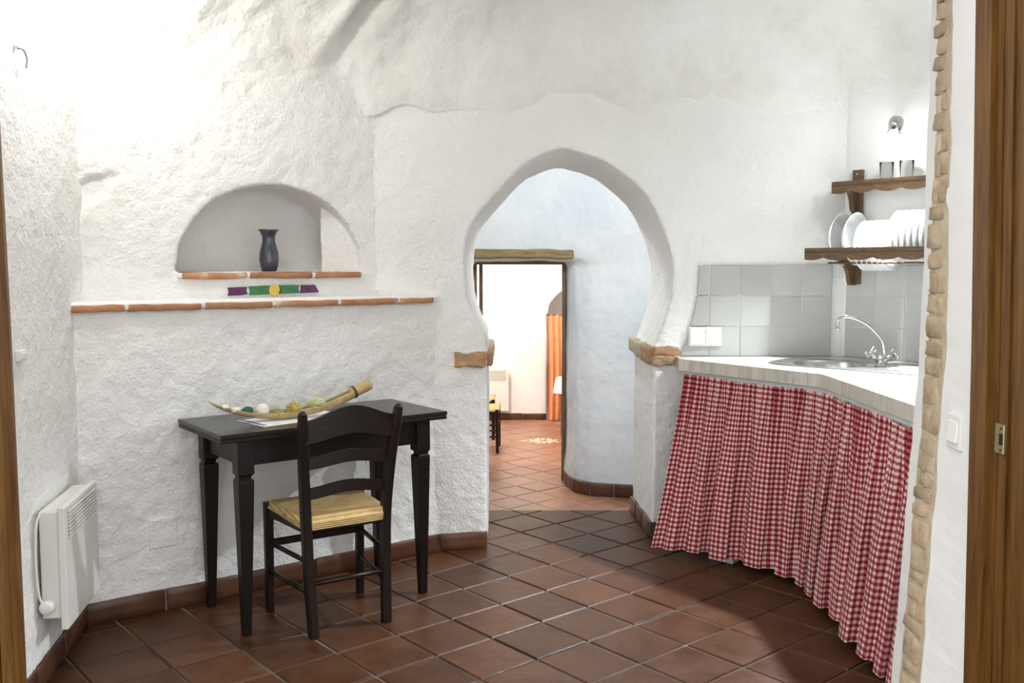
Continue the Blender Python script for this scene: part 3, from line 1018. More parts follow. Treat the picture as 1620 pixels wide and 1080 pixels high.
def paint(name, px_pts, mat):
    pts = [on_up(x, y) for x, y in px_pts]
    slab_from_poly(name, [p - v3(nN) * 0.010 for p in pts], v3(-nN), 0.02, 0.001, mat, wall_nw)
paint('painted_purple', [(359, 455), (390, 453.6), (388.5, 459.5), (391, 465), (380, 466.8), (360, 467.5), (361, 461)], 'purple')
paint('painted_green', [(392, 452.8), (425.5, 451.2), (424, 457), (425.5, 465.2), (394, 466.5), (395, 460)], 'green')
paint('painted_disc', [(432.8 + 8.4 * math.cos(k * math.pi / 10), 458.6 + 9.4 * math.sin(k * math.pi / 10)) for k in range(20)], 'yellow')
paint('painted_green', [(441.5, 451), (472, 450.4), (471, 456), (472.8, 462.8), (441.5, 464.6), (443.5, 458)], 'green')
paint('painted_purple', [(476, 450.6), (497, 450.4), (503.5, 462), (475, 463.2), (476.5, 457)], 'purple')
# square plaster cover patch low on the wall
pc = onl(259, 842, A, B)
box_obj('plaster_patch', pc + v3(nN) * 0.011, (0.118, 0.03, 0.128), 'plaster', wall_nw, rot=rotN, bev=0.008, seg=2)

rotA = Matrix.Rotation(math.atan2(uA.y, uA.x), 3, 'Z')
def impost(xl, xr, zb, zt, side):
    p0, p1 = onl(xl, (zb + zt) / 2, B, C), onl(xr, (zb + zt) / 2, B, C)
    za, zc = onl((xl + xr) / 2, zb, B, C).z, onl((xl + xr) / 2, zt, B, C).z
    c = (p0 + p1) / 2
    h = zc - za
    lay = ((0.50, 0.98),) if side < 0 else ((0.26, 0.52), (0.76, 0.50))
    for q, f in lay:
        rough_box('impost_brick', Vector((c.x, c.y, za + h * q)) + v3(nA) * (0.040 + 0.004 * (q > 0.6)), ((p1 - p0).length, 0.13, h * f), 'old_brick', wall_back, rot=rotA, amp=0.010, cuts=6, freq=26, bev=0.004)
    jx = base_l if side < 0 else base_r
    f = far_pt(jx)
    dj = Vector((f.x - jx.x, f.y - jx.y))
    dj_n = dj.normalized()
    ang = math.atan2(dj.y, dj.x)
    nseg = 3
    for k in range(nseg):
        t = (k + 0.55) / nseg
        q = jx.xy + dj * t + Vector((-side, 0)) * (-0.012)
        rough_box('impost_stone', Vector((q.x, q.y, za + h * (0.52 + 0.08 * k))), (dj.length / nseg * 1.02, 0.085, h * (0.95 - 0.06 * k)), 'mortar' if k else 'old_brick', wall_back,
                  rot=Matrix.Rotation(ang, 3, 'Z'), amp=0.008, cuts=4, freq=20, bev=0.006)
impost(719, 768, 580, 557, -1)
impost(1031, 1074, 577, 548, 1)

# ------------------------------------------------------------------ kitchen wall tiles
KY = 4.872
xs = [ony(x, 500, KY).x for x in (1122.5, 1171, 1219.5, 1268, 1315.5)]
zs = [ony(1200, y, KY).z for y in (418.5, 467, 516.5, 564)]
g = 0.0022
tile_meshes = []
def wall_tile(poly, n, parent, key=None):
    return slab_from_poly('wall_tile', poly, n, 0.012, 0.002, 'tile', parent, jitter=0.0012)
bx = [(x, ony(x, 500, KY).x) for x in ()]
bm = bmesh.new()
add_prism(bm, [(xs[0] - 0.01, KY + 0.004), (xs[-1], KY + 0.004), (xs[-1], KY + 0.03), (xs[0] - 0.01, KY + 0.03)], zs[3], zs[0])
from_bm('tile_bedding', bm, 'tile_grout', wall_back)
for r in range(3):
    for c in range(4):
        wall_tile([(xs[c] + g, KY, zs[r + 1] + g), (xs[c + 1] - g, KY, zs[r + 1] + g), (xs[c + 1] - g, KY, zs[r] - g), (xs[c] + g, KY, zs[r] - g)], (0, -1, 0), wall_back)
for poly in ([(1106.5, 419.5), (1105.5, 442), (1104, 466), (1121.5, 466), (1121.5, 419.5)],
             [(1103.5, 468), (1099, 492), (1092.5, 515.5), (1121.5, 515.5), (1121.5, 468)],
             [(1092, 518), (1085, 541), (1076, 563), (1121.5, 563), (1121.5, 518)]):
    wall_tile([ony(x, y, KY) for x, y in poly], (0, -1, 0), wall_back)
# angled part
O2 = D + RN * 0.014
t0 = 0.028
w2 = 0.1575
for r in range(3):
    for c in range(4):
        a, b = O2 + RD * (t0 + w2 * c + g), O2 + RD * (t0 + w2 * (c + 1) - g)
        wall_tile([v3(a, zs[r + 1] + g), v3(b, zs[r + 1] + g), v3(b, zs[r] - g), v3(a, zs[r] - g)], v3(RN), wall_right)
bm = bmesh.new()
a, b = D + RD * t0, D + RD * (t0 + w2 * 4)
add_prism(bm, [a + RN * 0.010, b + RN * 0.010, b - RN * 0.02, a - RN * 0.02], zs[3], zs[0])
from_bm('tile_bedding', bm, 'tile_grout', wall_right)

# double switch on the tiles
sw0, sw1 = ony(1089, 547, KY), ony(1141, 517, KY)
t = thing('light_switch', 'white double rocker light switch on the grey kitchen tiles', 'light switch', ((sw0.x + sw1.x) / 2, KY - 0.002, (sw0.z + sw1.z) / 2))
W_, H_ = sw1.x - sw0.x, sw1.z - sw0.z
box_obj('plate', (0, -0.004, 0), (W_, 0.010, H_), 'plastic', t, bev=0.003, seg=2)
for s in (-1, 1):
    box_obj('rocker', (s * W_ * 0.235, -0.0105, 0), (W_ * 0.43, 0.006, H_ * 0.80), 'plastic', t, rot=Matrix.Rotation(0.04 * s, 3, 'X'), bev=0.0015)

# ------------------------------------------------------------------ counter, sink, tap, curtain
CZ = 0.95
F1, F2, F3 = onz(1075, 567, CZ).xy, onz(1303, 591.5, CZ).xy, onz(1442, 639, CZ).xy
F3 = Vector((F2.x + 0.004, 2.76))
RW = 0.013
cpoly = [F1, F2, F3, Vector((Q1.x - 0.012, 2.76)), Q1 + RN * RW, D + RN * RW + RD * 0.004, Vector((D.x - 0.01, KY - 0.004)), Vector((F1.x + 0.004, KY - 0.004))]
sc = onz(1312, 576.5, CZ).xy
e1 = Vector((0.74, -0.67)).normalized()
e2 = Vector((-e1.y, e1.x))
BR = 0.168
counter = thing('kitchen_counter', 'pale tiled kitchen worktop running round the corner under the grey tiles', 'counter', (1.7, 4.0, 0))
def loc(p, root):
    return Vector(p) - root.location
def cut_mesh(bm, cutters):
    bmesh.ops.recalc_face_normals(bm, faces=bm.faces)
    me = bpy.data.meshes.new('t'); bm.to_mesh(me); bm.free()
    o = link(bpy.data.objects.new('t', me))
    cs = []
    for cb in cutters:
        bmesh.ops.recalc_face_normals(cb, faces=cb.faces)
        cm = bpy.data.meshes.new('c'); cb.to_mesh(cm); cb.free()
        co = link(bpy.data.objects.new('c', cm)); cs.append(co)
        md = o.modifiers.new('b', 'BOOLEAN'); md.operation = 'DIFFERENCE'; md.solver = 'EXACT'; md.object = co
    m2 = eval_mesh(o)
    for x in cs + [o]:
        bpy.data.objects.remove(x, do_unlink=True)
    return m2
off = Vector((-1.7, -4.0))
def circ(c, r, n=48):
    return [c + Vector((math.cos(2 * math.pi * k / n), math.sin(2 * math.pi * k / n))) * r for k in range(n)]
bm = bmesh.new(); add_prism(bm, [p + off for p in cpoly], CZ - 0.055, CZ)
cb = bmesh.new(); add_prism(cb, [p + off for p in circ(sc, BR + 0.004)], CZ - 0.2, CZ + 0.1)
me = cut_mesh(bm, [cb])
mesh_obj('worktop', me, 'counter', counter)
# tiled front edge
def edge_run(a, b, w):
    d = (b - a).normalized(); n = Vector((d.y, -d.x)); L = (b - a).length
    k = round(L / w); w = L / k
    for i in range(k):
        p0, p1 = a + d * (w * i + 0.0008), a + d * (w * (i + 1) - 0.0008)
        o_ = n * 0.007
        slab_from_poly('edge_tile', [loc(v3(p0 + o_, CZ - 0.060), counter), loc(v3(p1 + o_, CZ - 0.060), counter), loc(v3(p1 + o_, CZ + 0.001), counter), loc(v3(p0 + o_, CZ + 0.001), counter)], v3(n), 0.0065, 0.0015, 'counter_edge', counter)
edge_run(F1, F2, 0.078)
edge_run(F2, F3, 0.078)
bm = bmesh.new()
ins = [F1 + Vector((0.035, -0.005)), F2 + Vector((0.012, 0.014)), F3 + Vector((0.015, 0)), Vector((Q1.x - 0.012, 2.76)), Q1 + RN * RW, D + RN * RW, Vector((F1.x + 0.04, KY - 0.004))]
add_prism(bm, [p + off for p in ins], CZ - 0.085, CZ - 0.0555)
cb = bmesh.new(); add_prism(cb, [p + off for p in circ(sc, BR + 0.004)], CZ - 0.2, CZ + 0.1)
me = cut_mesh(bm, [cb])
mesh_obj('support_slab', me, 'smooth_plaster', counter)
# masonry leg that carries the counter at the far end, hidden behind the curtain
box_obj('support_pier', loc((1.75, 3.55, (CZ - 0.085) / 2), counter), (0.12, 1.4, CZ - 0.087), 'smooth_plaster', counter)

sink = thing('kitchen_sink', 'oval stainless steel sink with drainer set in the corner worktop', 'sink', v3(sc, CZ), math.atan2(e1.y, e1.x))
N = 96
def rim_r(a):
    # rounded rectangle around the bowl, long to +x (drainer)
    hx0, hx1, hy = 0.265, 0.60, 0.205
    d = Vector((math.cos(a), math.sin(a)))
    best = 9
    lo, hi = 0.0, 1.0
    for _ in range(24):
        m = (lo + hi) / 2
        p = d * m
        cxx = (hx1 - hx0) / 2
        hx = (hx1 + hx0) / 2
        v = (abs((p.x - cxx) / hx)) ** 4 + (abs(p.y / hy)) ** 4
        if v < 1:
            lo = m
        else:
            hi = m
    return lo
bm = bmesh.new()
rings = []
for rr_, zz in ((lambda a: BR, 0.0035), (lambda a: BR + 0.012, 0.0045), (lambda a: max(BR + 0.014, rim_r(a) - 0.02), 0.004), (lambda a: rim_r(a) - 0.006, 0.007), (rim_r, 0.0045), (lambda a: rim_r(a) + 0.001, 0.0006)):
    rings.append([bm.verts.new((math.cos(a) * rr_(a), math.sin(a) * rr_(a), zz)) for a in (2 * math.pi * k / N for k in range(N))])
for a, b in zip(rings, rings[1:]):
    for k in range(N):
        bm.faces.new((a[k], a[(k + 1) % N], b[(k + 1) % N], b[k]))
from_bm('rim', bm, 'steel', sink, True)
bowl = from_bm('bowl', lathe_bm([(BR + 0.001, 0.0035), (BR - 0.004, -0.004), (BR - 0.010, -0.06), (BR - 0.018, -0.12), (BR - 0.045, -0.148), (0.03, -0.155), (0.0, -0.157)], 48), 'steel', sink, True)
from_bm('drain', lathe_bm([(0.0, -0.150), (0.024, -0.150), (0.030, -0.154), (0.030, -0.157)], 24), 'chrome', sink, True)
for k in range(6):
    box_obj('drainer_ridge', (0.41, -0.12 + 0.048 * k, 0.0052), (0.26, 0.010, 0.004), 'steel', sink, bev=0.0015)

fb = onz(1393, 579, CZ + 0.006)
tap = thing('kitchen_tap', 'chrome mixer tap with curved swan neck and two cross handles on the sink', 'tap', fb)
def tp(x, y, dy=0.0):
    return ony(x, y, fb.y + dy) - fb
neck = catmull([tp(1399, 562), tp(1397, 545), tp(1388, 530), tp(1373, 515), tp(1355, 505), tp(1340, 501), tp(1329, 504), tp(1325, 513), tp(1325.5, 519)], 8)
tube_obj('spout', neck, lambda t: 0.0085 - 0.0015 * t, 'chrome', tap, 14)
tube_obj('aerator', [tp(1325.5, 518), tp(1325.8, 522.5)], 0.0095, 'chrome', tap, 12)
from_bm('base', lathe_bm([(0, 0.0), (0.026, 0.0), (0.026, 0.006), (0.018, 0.014), (0.017, 0.03), (0.021, 0.04), (0.014, 0.056), (0.011, 0.062), (0, 0.062)], 24), 'chrome', tap, True)
for s, hx, hy in ((-1, 1379, 559), (1, 1413, 561)):
    hp = tp(hx, hy)
    valve = tube_obj('valve_arm', [Vector((0, 0, 0.012)), Vector((hp.x * 0.55, 0, 0.012 + (hp.z - 0.012) * 0.55)), hp], lambda t: 0.014 - 0.004 * t, 'chrome', tap, 14)
    ax = Vector((hp.x, -0.01, hp.z - 0.012)).normalized()
    p1 = ax.cross(Vector((0, 1, 0))).normalized()
    p2 = ax.cross(p1).normalized()
    hh = hp + ax * 0.008
    bm = bmesh.new()
    for d in (p1 * 0.85 + p2 * 0.5, p1 * -0.5 + p2 * 0.85):
        add_tube(bm, [hh - d * 0.026, hh - d * 0.01, hh + d * 0.01, hh + d * 0.026], 0.0042, 8)
        for q in (-1, 1):
            bmesh.ops.create_uvsphere(bm, u_segments=10, v_segments=8, radius=0.0075, matrix=Matrix.Translation(hh + d * 0.028 * q))
    bmesh.ops.create_uvsphere(bm, u_segments=12, v_segments=8, radius=0.011, matrix=Matrix.Translation(hh))
    from_bm('cross_handle', bm, 'chrome', valve, True)

# gingham curtain
TZ = CZ - 0.078
tops = [onz(x, y, TZ).xy for x, y in ((1081, 598), (1150, 606), (1225, 612), (1285, 616))]
tops = [F1 + Vector((0.03, -0.012)), lerp(F1, F2, 0.35), lerp(F1, F2, 0.7), lerp(F1, F2, 0.93), F2 + Vector((-0.004, -0.14)), F2 + Vector((0, -0.45)), F2 + Vector((0.0, -0.8)), F2 + Vector((0.0, -1.27))]
nsh = Vector((-0.811, -0.585))
tops = [p + (nsh if i < 3 else (Vector((-0.95, -0.3)) if i < 5 else Vector((-1, 0)))) * 0.0 for i, p in enumerate(tops)]
bots = [onz(x, y, 0.045).xy for x, y in ((1030, 864), (1100, 873), (1170, 888), (1240, 908), (1285, 935), (1330, 985), (1392, 1058))]
bots.append(Vector((bots[-1].x + 0.01, 2.80)))
NS = 900
def resample(pts, n):
    dn = catmull([v3(p) for p in pts], 40)
    L = [0.0]
    for a, b in zip(dn, dn[1:]):
        L.append(L[-1] + (b - a).length)
    out = []
    k = 0
    for i in range(n):
        s = L[-1] * i / (n - 1)
        while k < len(L) - 2 and L[k + 1] < s:
            k += 1
        t = (s - L[k]) / max(1e-9, L[k + 1] - L[k])
        out.append(lerp(dn[k], dn[k + 1], t))
    return out, L[-1]
tp_, LT = resample(tops, NS)
bt_, LB = resample(bots, NS)
rowsv = 46
verts, uvs = [], []
rc = random.Random(11)
def fold_phase(s):
    return 2 * math.pi * (15.5 * s + 0.55 * math.sin(5.1 * s + 0.7) + 0.28 * math.sin(13 * s))
for j in range(rowsv):
    v = j / (rowsv - 1)
    z = lerp(TZ, 0.045, v)
    A1 = 0.004 + 0.036 * min(1, max(0, (v - 0.06) / 0.5)) ** 0.8
    A2_ = 0.012 * max(0.0, 1 - v * 2.4) + 0.0015
    sag = 0.0
    for i in range(NS):
        s = i / (NS - 1)
        e = v ** 1.15
        p = lerp(tp_[i], bt_[i], e)
        i0, i1 = max(0, i - 6), min(NS - 1, i + 6)
        tg = lerp(tp_[i1] - tp_[i0], bt_[i1] - bt_[i0], e).normalized()
        n = Vector((tg.y, -tg.x, 0))
        ph = fold_phase(s + 0.006 * math.sin(3 * v + 9 * s) + 0.010 * v)
        am = 0.75 + 0.5 * noise.noise(Vector((s * 9, 0, 4)))
        if s < 0.16:
            am *= 0.35 + 0.65 * s / 0.16
        sn = math.sin(ph)
        d = A1 * am * (2.2 * abs(math.sin(ph / 2)) ** 0.8 - 1.2)
        d += A2_ * math.sin(2 * math.pi * 62 * s + 2.0 * math.sin(21 * s)) * (0.6 + 0.5 * noise.noise(Vector((s * 30, 7, 0))))
        d += 0.008 * noise.noise(Vector((s * 14, v * 2.2, 1)))
        side = tg * (A1 * 0.55 * am * math.sin(2 * ph))
        q = p + n * (d + 0.006) + side
        verts.append(Vector((q.x, q.y, z + (0.006 * noise.noise(Vector((s * 12, 3, 3))) if j == rowsv - 1 else 0) + (0.004 * math.sin(2 * math.pi * 62 * s) if j == 0 else 0))))
mid = int(rowsv * 0.55)
ul = [0.0]
for i in range(1, NS):
    ul.append(ul[-1] + (verts[mid * NS + i] - verts[mid * NS + i - 1]).length)
faces = []
for j in range(rowsv - 1):
    for i in range(NS - 1):
        faces.append((j * NS + i, j * NS + i + 1, (j + 1) * NS + i + 1, (j + 1) * NS + i))
me = bpy.data.meshes.new('gingham_curtain')
cur_o = Vector((1.2, 4.0, 0))
me.from_pydata([v - cur_o for v in verts], [], faces)
uvl = me.uv_layers.new(name='UVMap')
for lp in me.loops:
    i, j = lp.vertex_index % NS, lp.vertex_index // NS
    uvl.data[lp.index].uv = (ul[i], (TZ - 0.045) * (1 - j / (rowsv - 1)))
curtain = thing('gingham_curtain', 'red and white gingham curtain gathered under the kitchen worktop', 'curtain', cur_o)
mesh_obj('cloth', me, 'gingham', curtain, True)
tube_obj('curtain_wire', [v3(p, TZ - 0.012) - cur_o + Vector((0.01, 0.008, 0)) for p in (tops[0], tops[3], F2 + Vector((0.012, 0.0)), tops[-1])], 0.003, 'white_metal', curtain, 8)
# little grey block on the floor peeping from under the curtain hem
pb = onz(1139, 889, 0.0)
t = thing('floor_box', 'small flat grey box on the floor under the gingham curtain hem', 'box', (pb.x + 0.045, pb.y + 0.05, 0.0), math.radians(-42))
box_obj('body', (0, 0, 0.015), (0.13, 0.13, 0.026), 'tile_grout', t, bev=0.004)
box_obj('lid', (0, 0, 0.031), (0.134, 0.134, 0.006), 'tile', t, bev=0.002)

# ------------------------------------------------------------------ plate rack
rk = D + RD * 0.0
rack = thing('plate_rack', 'brown wooden wall rack with scalloped rails holding white plates above the sink', 'plate rack', v3(D, 1.30), math.atan2(RD.y, RD.x))
# local frame: +x along the wall towards the doorway, -y into the room
def board(name, x0, x1, y, z1, h, th, parent, period=0.127, amp=0.016, skew=0.0):
    n = 60
    vs_, fs_ = [], []
    for i in range(n + 1):
        x = lerp(x0, x1, i / n)
        zb = z1 - h + amp * (1 - abs(math.sin(math.pi * (x - x0 + 0.03) / period)) ** 0.7)
        for yy, zz in ((y, z1), (y, zb), (y + th, zb), (y + th, z1)):
            vs_.append((x, yy, zz))
    for i in range(n):
        for k in range(4):
            k2 = (k + 1) % 4
            fs_.append((i * 4 + k, i * 4 + k2, (i + 1) * 4 + k2, (i + 1) * 4 + k))
    fs_ += [(0, 1, 2, 3), tuple(n * 4 + k for k in range(4))]
    o = data_obj(name, vs_, fs_, 'rack_wood', parent)
    box_obj('groove', ((x0 + x1) / 2, y - 0.0008, z1 - h * 0.36), (x1 - x0, 0.002, 0.004), 'bamboo_dark', o, bev=0)
    return o
UZ, LZ = 1.832 - 1.30, 1.503 - 1.30
board('upper_rail', 0.012, 0.80, -0.150, UZ, 0.060, 0.018, rack)
box_obj('upper_shelf', (0.41, -0.071, UZ - 0.012), (0.785, 0.138, 0.018), 'rack_wood', rack, bev=0.002)
bm = bmesh.new()
board('lower_rail', -0.055, 0.80, -0.275, LZ, 0.060, 0.018, rack)
for x in (0.125, 0.70):
    box_obj('lower_crosspiece', (x, -0.135, LZ - 0.045), (0.020, 0.262, 0.030), 'rack_wood', rack)
for y_ in (-0.060, -0.228):
    tube_obj('dowel', [(0.05, y_, LZ - 0.074), (0.80, y_, LZ - 0.074)], 0.005, 'rack_wood', rack, 8)
def bracket(x, zt, depth, h):
    # ogee bracket: profile in (y,z), extruded in x
    pts = [(0, zt), (-depth, zt), (-depth + 0.004, zt - 0.012), (-depth * 0.80, zt - h * 0.16), (-depth * 0.62, zt - h * 0.34), (-depth * 0.50, zt - h * 0.58), (-depth * 0.46, zt - h * 0.82), (-depth * 0.36, zt - h), (0, zt - h)]
    bm = bmesh.new()
    a = [bm.verts.new((x - 0.010, p[0], p[1])) for p in pts]
    b = [bm.verts.new((x + 0.010, p[0], p[1])) for p in pts]
    bm.faces.new(a)
    bm.faces.new(b[::-1])
    for i in range(len(pts)):
        k = (i + 1) % len(pts)
        bm.faces.new((a[i], a[k], b[k], b[i]))
    return from_bm('bracket', bm, 'rack_wood', rack)
for x in (0.075, 0.70):
    post = box_obj('back_post', (x + 0.008, -0.020, (1.895 + 1.322) / 2 - 1.30), (0.055, 0.020, 1.895 - 1.322), 'rack_wood', rack, bev=0.002)
    bm = bmesh.new()
    bmesh.ops.create_uvsphere(bm, u_segments=10, v_segments=6, radius=0.006)
    o = from_bm('screw', bm, 'steel', post, True)
    o.location = (x + 0.008, -0.031, 1.872 - 1.30)
    b1 = bracket(x, UZ - 0.021, 0.125, 0.125); b1.location.y = -0.012
    b2 = bracket(x, LZ - 0.060, 0.150, 0.125); b2.location.y = -0.012

def plate_profile(R, deep):
    return [(0, -0.0), (R * 0.55, 0.0), (R * 0.60, 0.004), (R * 0.72, deep * 0.7), (R, deep), (R, deep + 0.004), (R * 0.70, deep * 0.7 + 0.005), (R * 0.57, 0.006), (0, 0.006)]
big = from_bm('plate', lathe_bm(plate_profile(0.128, 0.020), 40), 'ceramic', None, True)
plate_me = big.data
bpy.data.objects.remove(big)
sm = from_bm('plate', lathe_bm(plate_profile(0.122, 0.014), 40), 'ceramic', None, True)
small_me = sm.data
bpy.data.objects.remove(sm)
bo = from_bm('bowl', lathe_bm([(0, 0), (0.06, 0), (0.062, 0.006), (0.095, 0.022), (0.128, 0.05), (0.131, 0.05), (0.098, 0.019), (0.06, 0.010), (0, 0.010)], 40), 'ceramic', None, True)
bowl_me = bo.data
bpy.data.objects.remove(bo)
rrot = math.atan2(RD.y, RD.x)
def stand(me, name, x, R, label, group, zbot=LZ - 0.078, cat='plate', lean=0.0, yc=-0.145):
    # discs stand on edge, facing the near end of the rack
    o = mesh_obj(name, me, None)
    p = D + RD * x + RN * (-yc)
    o.location = (p.x, p.y, 1.30 + zbot + R)
    o.rotation_euler = (Matrix.Rotation(rrot, 3, 'Z') @ Matrix.Rotation(math.radians(90) - lean, 3, 'Y')).to_euler()
    return tag(o, label, cat, group)
for x in (0.030, 0.105):
    stand(bowl_me, 'bowl', x, 0.128, 'deep white bowl standing on edge at the tiled-corner end of the plate rack', 'bowls in the rack', cat='bowl', zbot=LZ - 0.085)
for k in range(6):
    stand(small_me, 'dessert_plate', 0.185 + 0.026 * k, 0.122, 'smaller white plate standing on edge between the bowls and the dinner plates', 'small plates in the rack', zbot=LZ - 0.113)
for k in range(8):
    stand(plate_me, 'dinner_plate', 0.350 + 0.030 * k, 0.128, 'large white plate standing on edge in the row beside the smaller plates', 'large plates in the rack', zbot=LZ - 0.082)
for k, (x, lab) in enumerate(((0.26, 'clear drinking glass on the upper shelf nearer the tiled corner'), (0.36, 'clear drinking glass on the upper shelf nearer the doorway'))):
    p = D + RD * x + RN * 0.08
    o = from_bm('drinking_glass', lathe_bm([(0, 0), (0.027, 0), (0.034, 0.085), (0.0325, 0.085), (0.0255, 0.006), (0, 0.006)], 28), 'glass', None, True)
    o.location = (p.x, p.y, 1.30 + UZ - 0.0028)
    tag(o, lab, 'glass', 'glasses on the rack')

# ------------------------------------------------------------------ kitchen lamp
lw_ = D + RD * 0.258
lamp = thing('wall_spotlight', 'small chrome spotlight with lit bulb on the wall above the plate rack', 'lamp', v3(lw_ - RN * 0.0, 2.068), rrot)
rosette = from_bm('rosette', lathe_bm([(0, 0), (0.034, 0), (0.034, 0.008), (0.022, 0.018), (0.010, 0.022), (0, 0.022)], 28), 'chrome', lamp, True)
rosette.rotation_euler = (math.radians(90), 0, 0)
rosette.location = (0, -0.004, 0)
tube_obj('arm', [(0, -0.02, 0), (0.05, -0.10, 0.012), (0.105, -0.19, 0.006), (0.115, -0.212, -0.002)], 0.007, 'chrome', lamp, 10)
hd = from_bm('lamp_head', lathe_bm([(0, 0.036), (0.018, 0.034), (0.030, 0.022), (0.035, 0.004), (0.033, -0.018), (0.026, -0.034), (0.020, -0.034), (0.022, -0.02), (0, -0.018)], 28), 'chrome', lamp, True)
hd.location = (0.113, -0.222, 0.004)
hd.rotation_euler = (0.15, 0.2, 0)
bm = bmesh.new()
bmesh.ops.create_uvsphere(bm, u_segments=20, v_segments=14, radius=0.028)
bl = from_bm('bulb', bm, 'bulb', lamp, True)
bl.location = (0.105, -0.230, -0.056)
ld = bpy.data.lights.new('kitchen_bulb_light', 'SPOT')
ld.spot_size = math.radians(104)
ld.spot_blend = 1.0
ld.energy = LAMP_KITCHEN
ld.color = (0.88, 0.95, 1.0)
ld.shadow_soft_size = 0.03
lo_ = link(bpy.data.objects.new('bulb_light', ld))
lo_.parent = lamp
lo_.location = (0.101, -0.250, -0.100)
lo_.rotation_euler = Vector((0.05, -0.50, -0.864)).to_track_quat('-Z', 'Y').to_euler()

# lamp on the left wall, just above the view
ll = LW + uL * 0.14
llp = v3(ll - nL * 0.0, 2.60)
lamp2 = thing('wall_lamp', 'round white glass wall lamp high on the left wall near the corner', 'lamp', llp, math.atan2(uL.y, uL.x))
o = from_bm('back_plate', lathe_bm([(0, 0), (0.05, 0), (0.05, 0.012), (0.03, 0.02), (0, 0.02)], 28), 'brass', lamp2, True)
o.rotation_euler = (math.radians(90), 0, 0)
tube_obj('arm', [(0, 0.01, 0), (0, -0.12, 0.01), (0, -0.20, -0.01)], 0.008, 'brass', lamp2, 10)
bm = bmesh.new()
bmesh.ops.create_uvsphere(bm, u_segments=24, v_segments=16, radius=0.06)
o = from_bm('globe', bm, 'globe', lamp2, True)
o.location = (0, -0.21, -0.05)
ld = bpy.data.lights.new('left_wall_light', 'POINT')
ld.energy = LAMP_LEFT
ld.color = (1.0, 0.975, 0.93)
ld.shadow_soft_size = 0.05
lo_ = link(bpy.data.objects.new('globe_light', ld))
lo_.parent = lamp2
lo_.location = (0, -0.30, -0.13)

# unseen lamps added to brighten the corridor and the far room
def added_ceiling_lamp(name, label, loc_, watts, color, soft):
    t = thing(name, label, 'lamp', loc_)
    tube_obj('cord', [(0, 0, 0.12), (0, 0, -0.06)], 0.004, 'white_metal', t, 8)
    bm = bmesh.new()
    bmesh.ops.create_uvsphere(bm, u_segments=20, v_segments=12, radius=0.045)
    g_ = from_bm('globe', bm, 'globe', t, True)
    g_.location = (0, 0, -0.10)
    ld = bpy.data.lights.new('added_lamp_light', 'POINT')
    ld.energy = watts
    ld.color = color
    ld.shadow_soft_size = soft
    l_ = link(bpy.data.objects.new('globe_light', ld))
    l_.parent = t
    l_.location = (0, 0, -0.20)
added_ceiling_lamp('added_pendant', 'added unseen globe lamp that lights the corridor behind the arch', (0.35, 5.78, 2.45), FILL_CORRIDOR, (0.92, 0.965, 1.0), 0.08)
added_ceiling_lamp('added_pendant', 'added unseen globe lamp that lights the room beyond the corridor door', (-0.5, 9.3, 2.35), FILL_FAR, (1.0, 0.93, 0.85), 0.12)

# ------------------------------------------------------------------ table
TC = Vector((-0.820, 3.935))
TH_ = 0.792
ta = math.atan2(uN.y, uN.x)
table = thing('console_table', 'dark brown wooden folding-top table standing against the niche wall', 'table', v3(TC), ta)
tw, td = 0.995, 0.484
box_obj('top_leaf', (0, 0, TH_ - 0.0085), (tw, td, 0.017), 'dark_top', table, bev=0.003, seg=2)
box_obj('under_leaf', (0, 0, TH_ - 0.026), (tw - 0.004, td - 0.004, 0.016), 'dark_wood', table, bev=0.003, seg=2)
lx, ly = 0.392, 0.188
for s in (-1, 1):
    box_obj('apron', (0, s * (ly + 0.002), TH_ - 0.034 - 0.050), (2 * lx, 0.022, 0.100), 'dark_wood', table, bev=0.002)
    box_obj('apron', (s * (lx + 0.002), 0, TH_ - 0.034 - 0.050), (0.022, 2 * ly, 0.100), 'dark_wood', table, bev=0.002)
for sx_ in (-1, 1):
    for sy_ in (-1, 1):
        bm = bmesh.new()
        zt = TH_ - 0.034
        P = [(zt, 0.064), (zt - 0.128, 0.064), (zt - 0.136, 0.050), (zt - 0.146, 0.046), (zt - 0.152, 0.060), (zt - 0.165, 0.062), (0.36, 0.050), (0.0, 0.031)]
        rings = []
        for z_, w_ in P:
            h_ = w_ / 2
            k_ = h_ * 0.90
            # taper on the inner sides: outer faces lean less
            shift = (0.064 - w_) * 0.12
            cx_, cy_ = sx_ * (lx + shift), sy_ * (ly + shift)
            sec = [(-k_, -h_), (k_, -h_), (h_, -k_), (h_, k_), (k_, h_), (-k_, h_), (-h_, k_), (-h_, -k_)]
            rings.append([bm.verts.new((cx_ + a, cy_ + b, z_)) for a, b in sec])
        for a, b in zip(rings, rings[1:]):
            for k in range(8):
                bm.faces.new((a[k], a[(k + 1) % 8], b[(k + 1) % 8], b[k]))
        bm.faces.new(rings[0])
        bm.faces.new(rings[-1][::-1])
        from_bm('leg', bm, 'dark_wood', table)

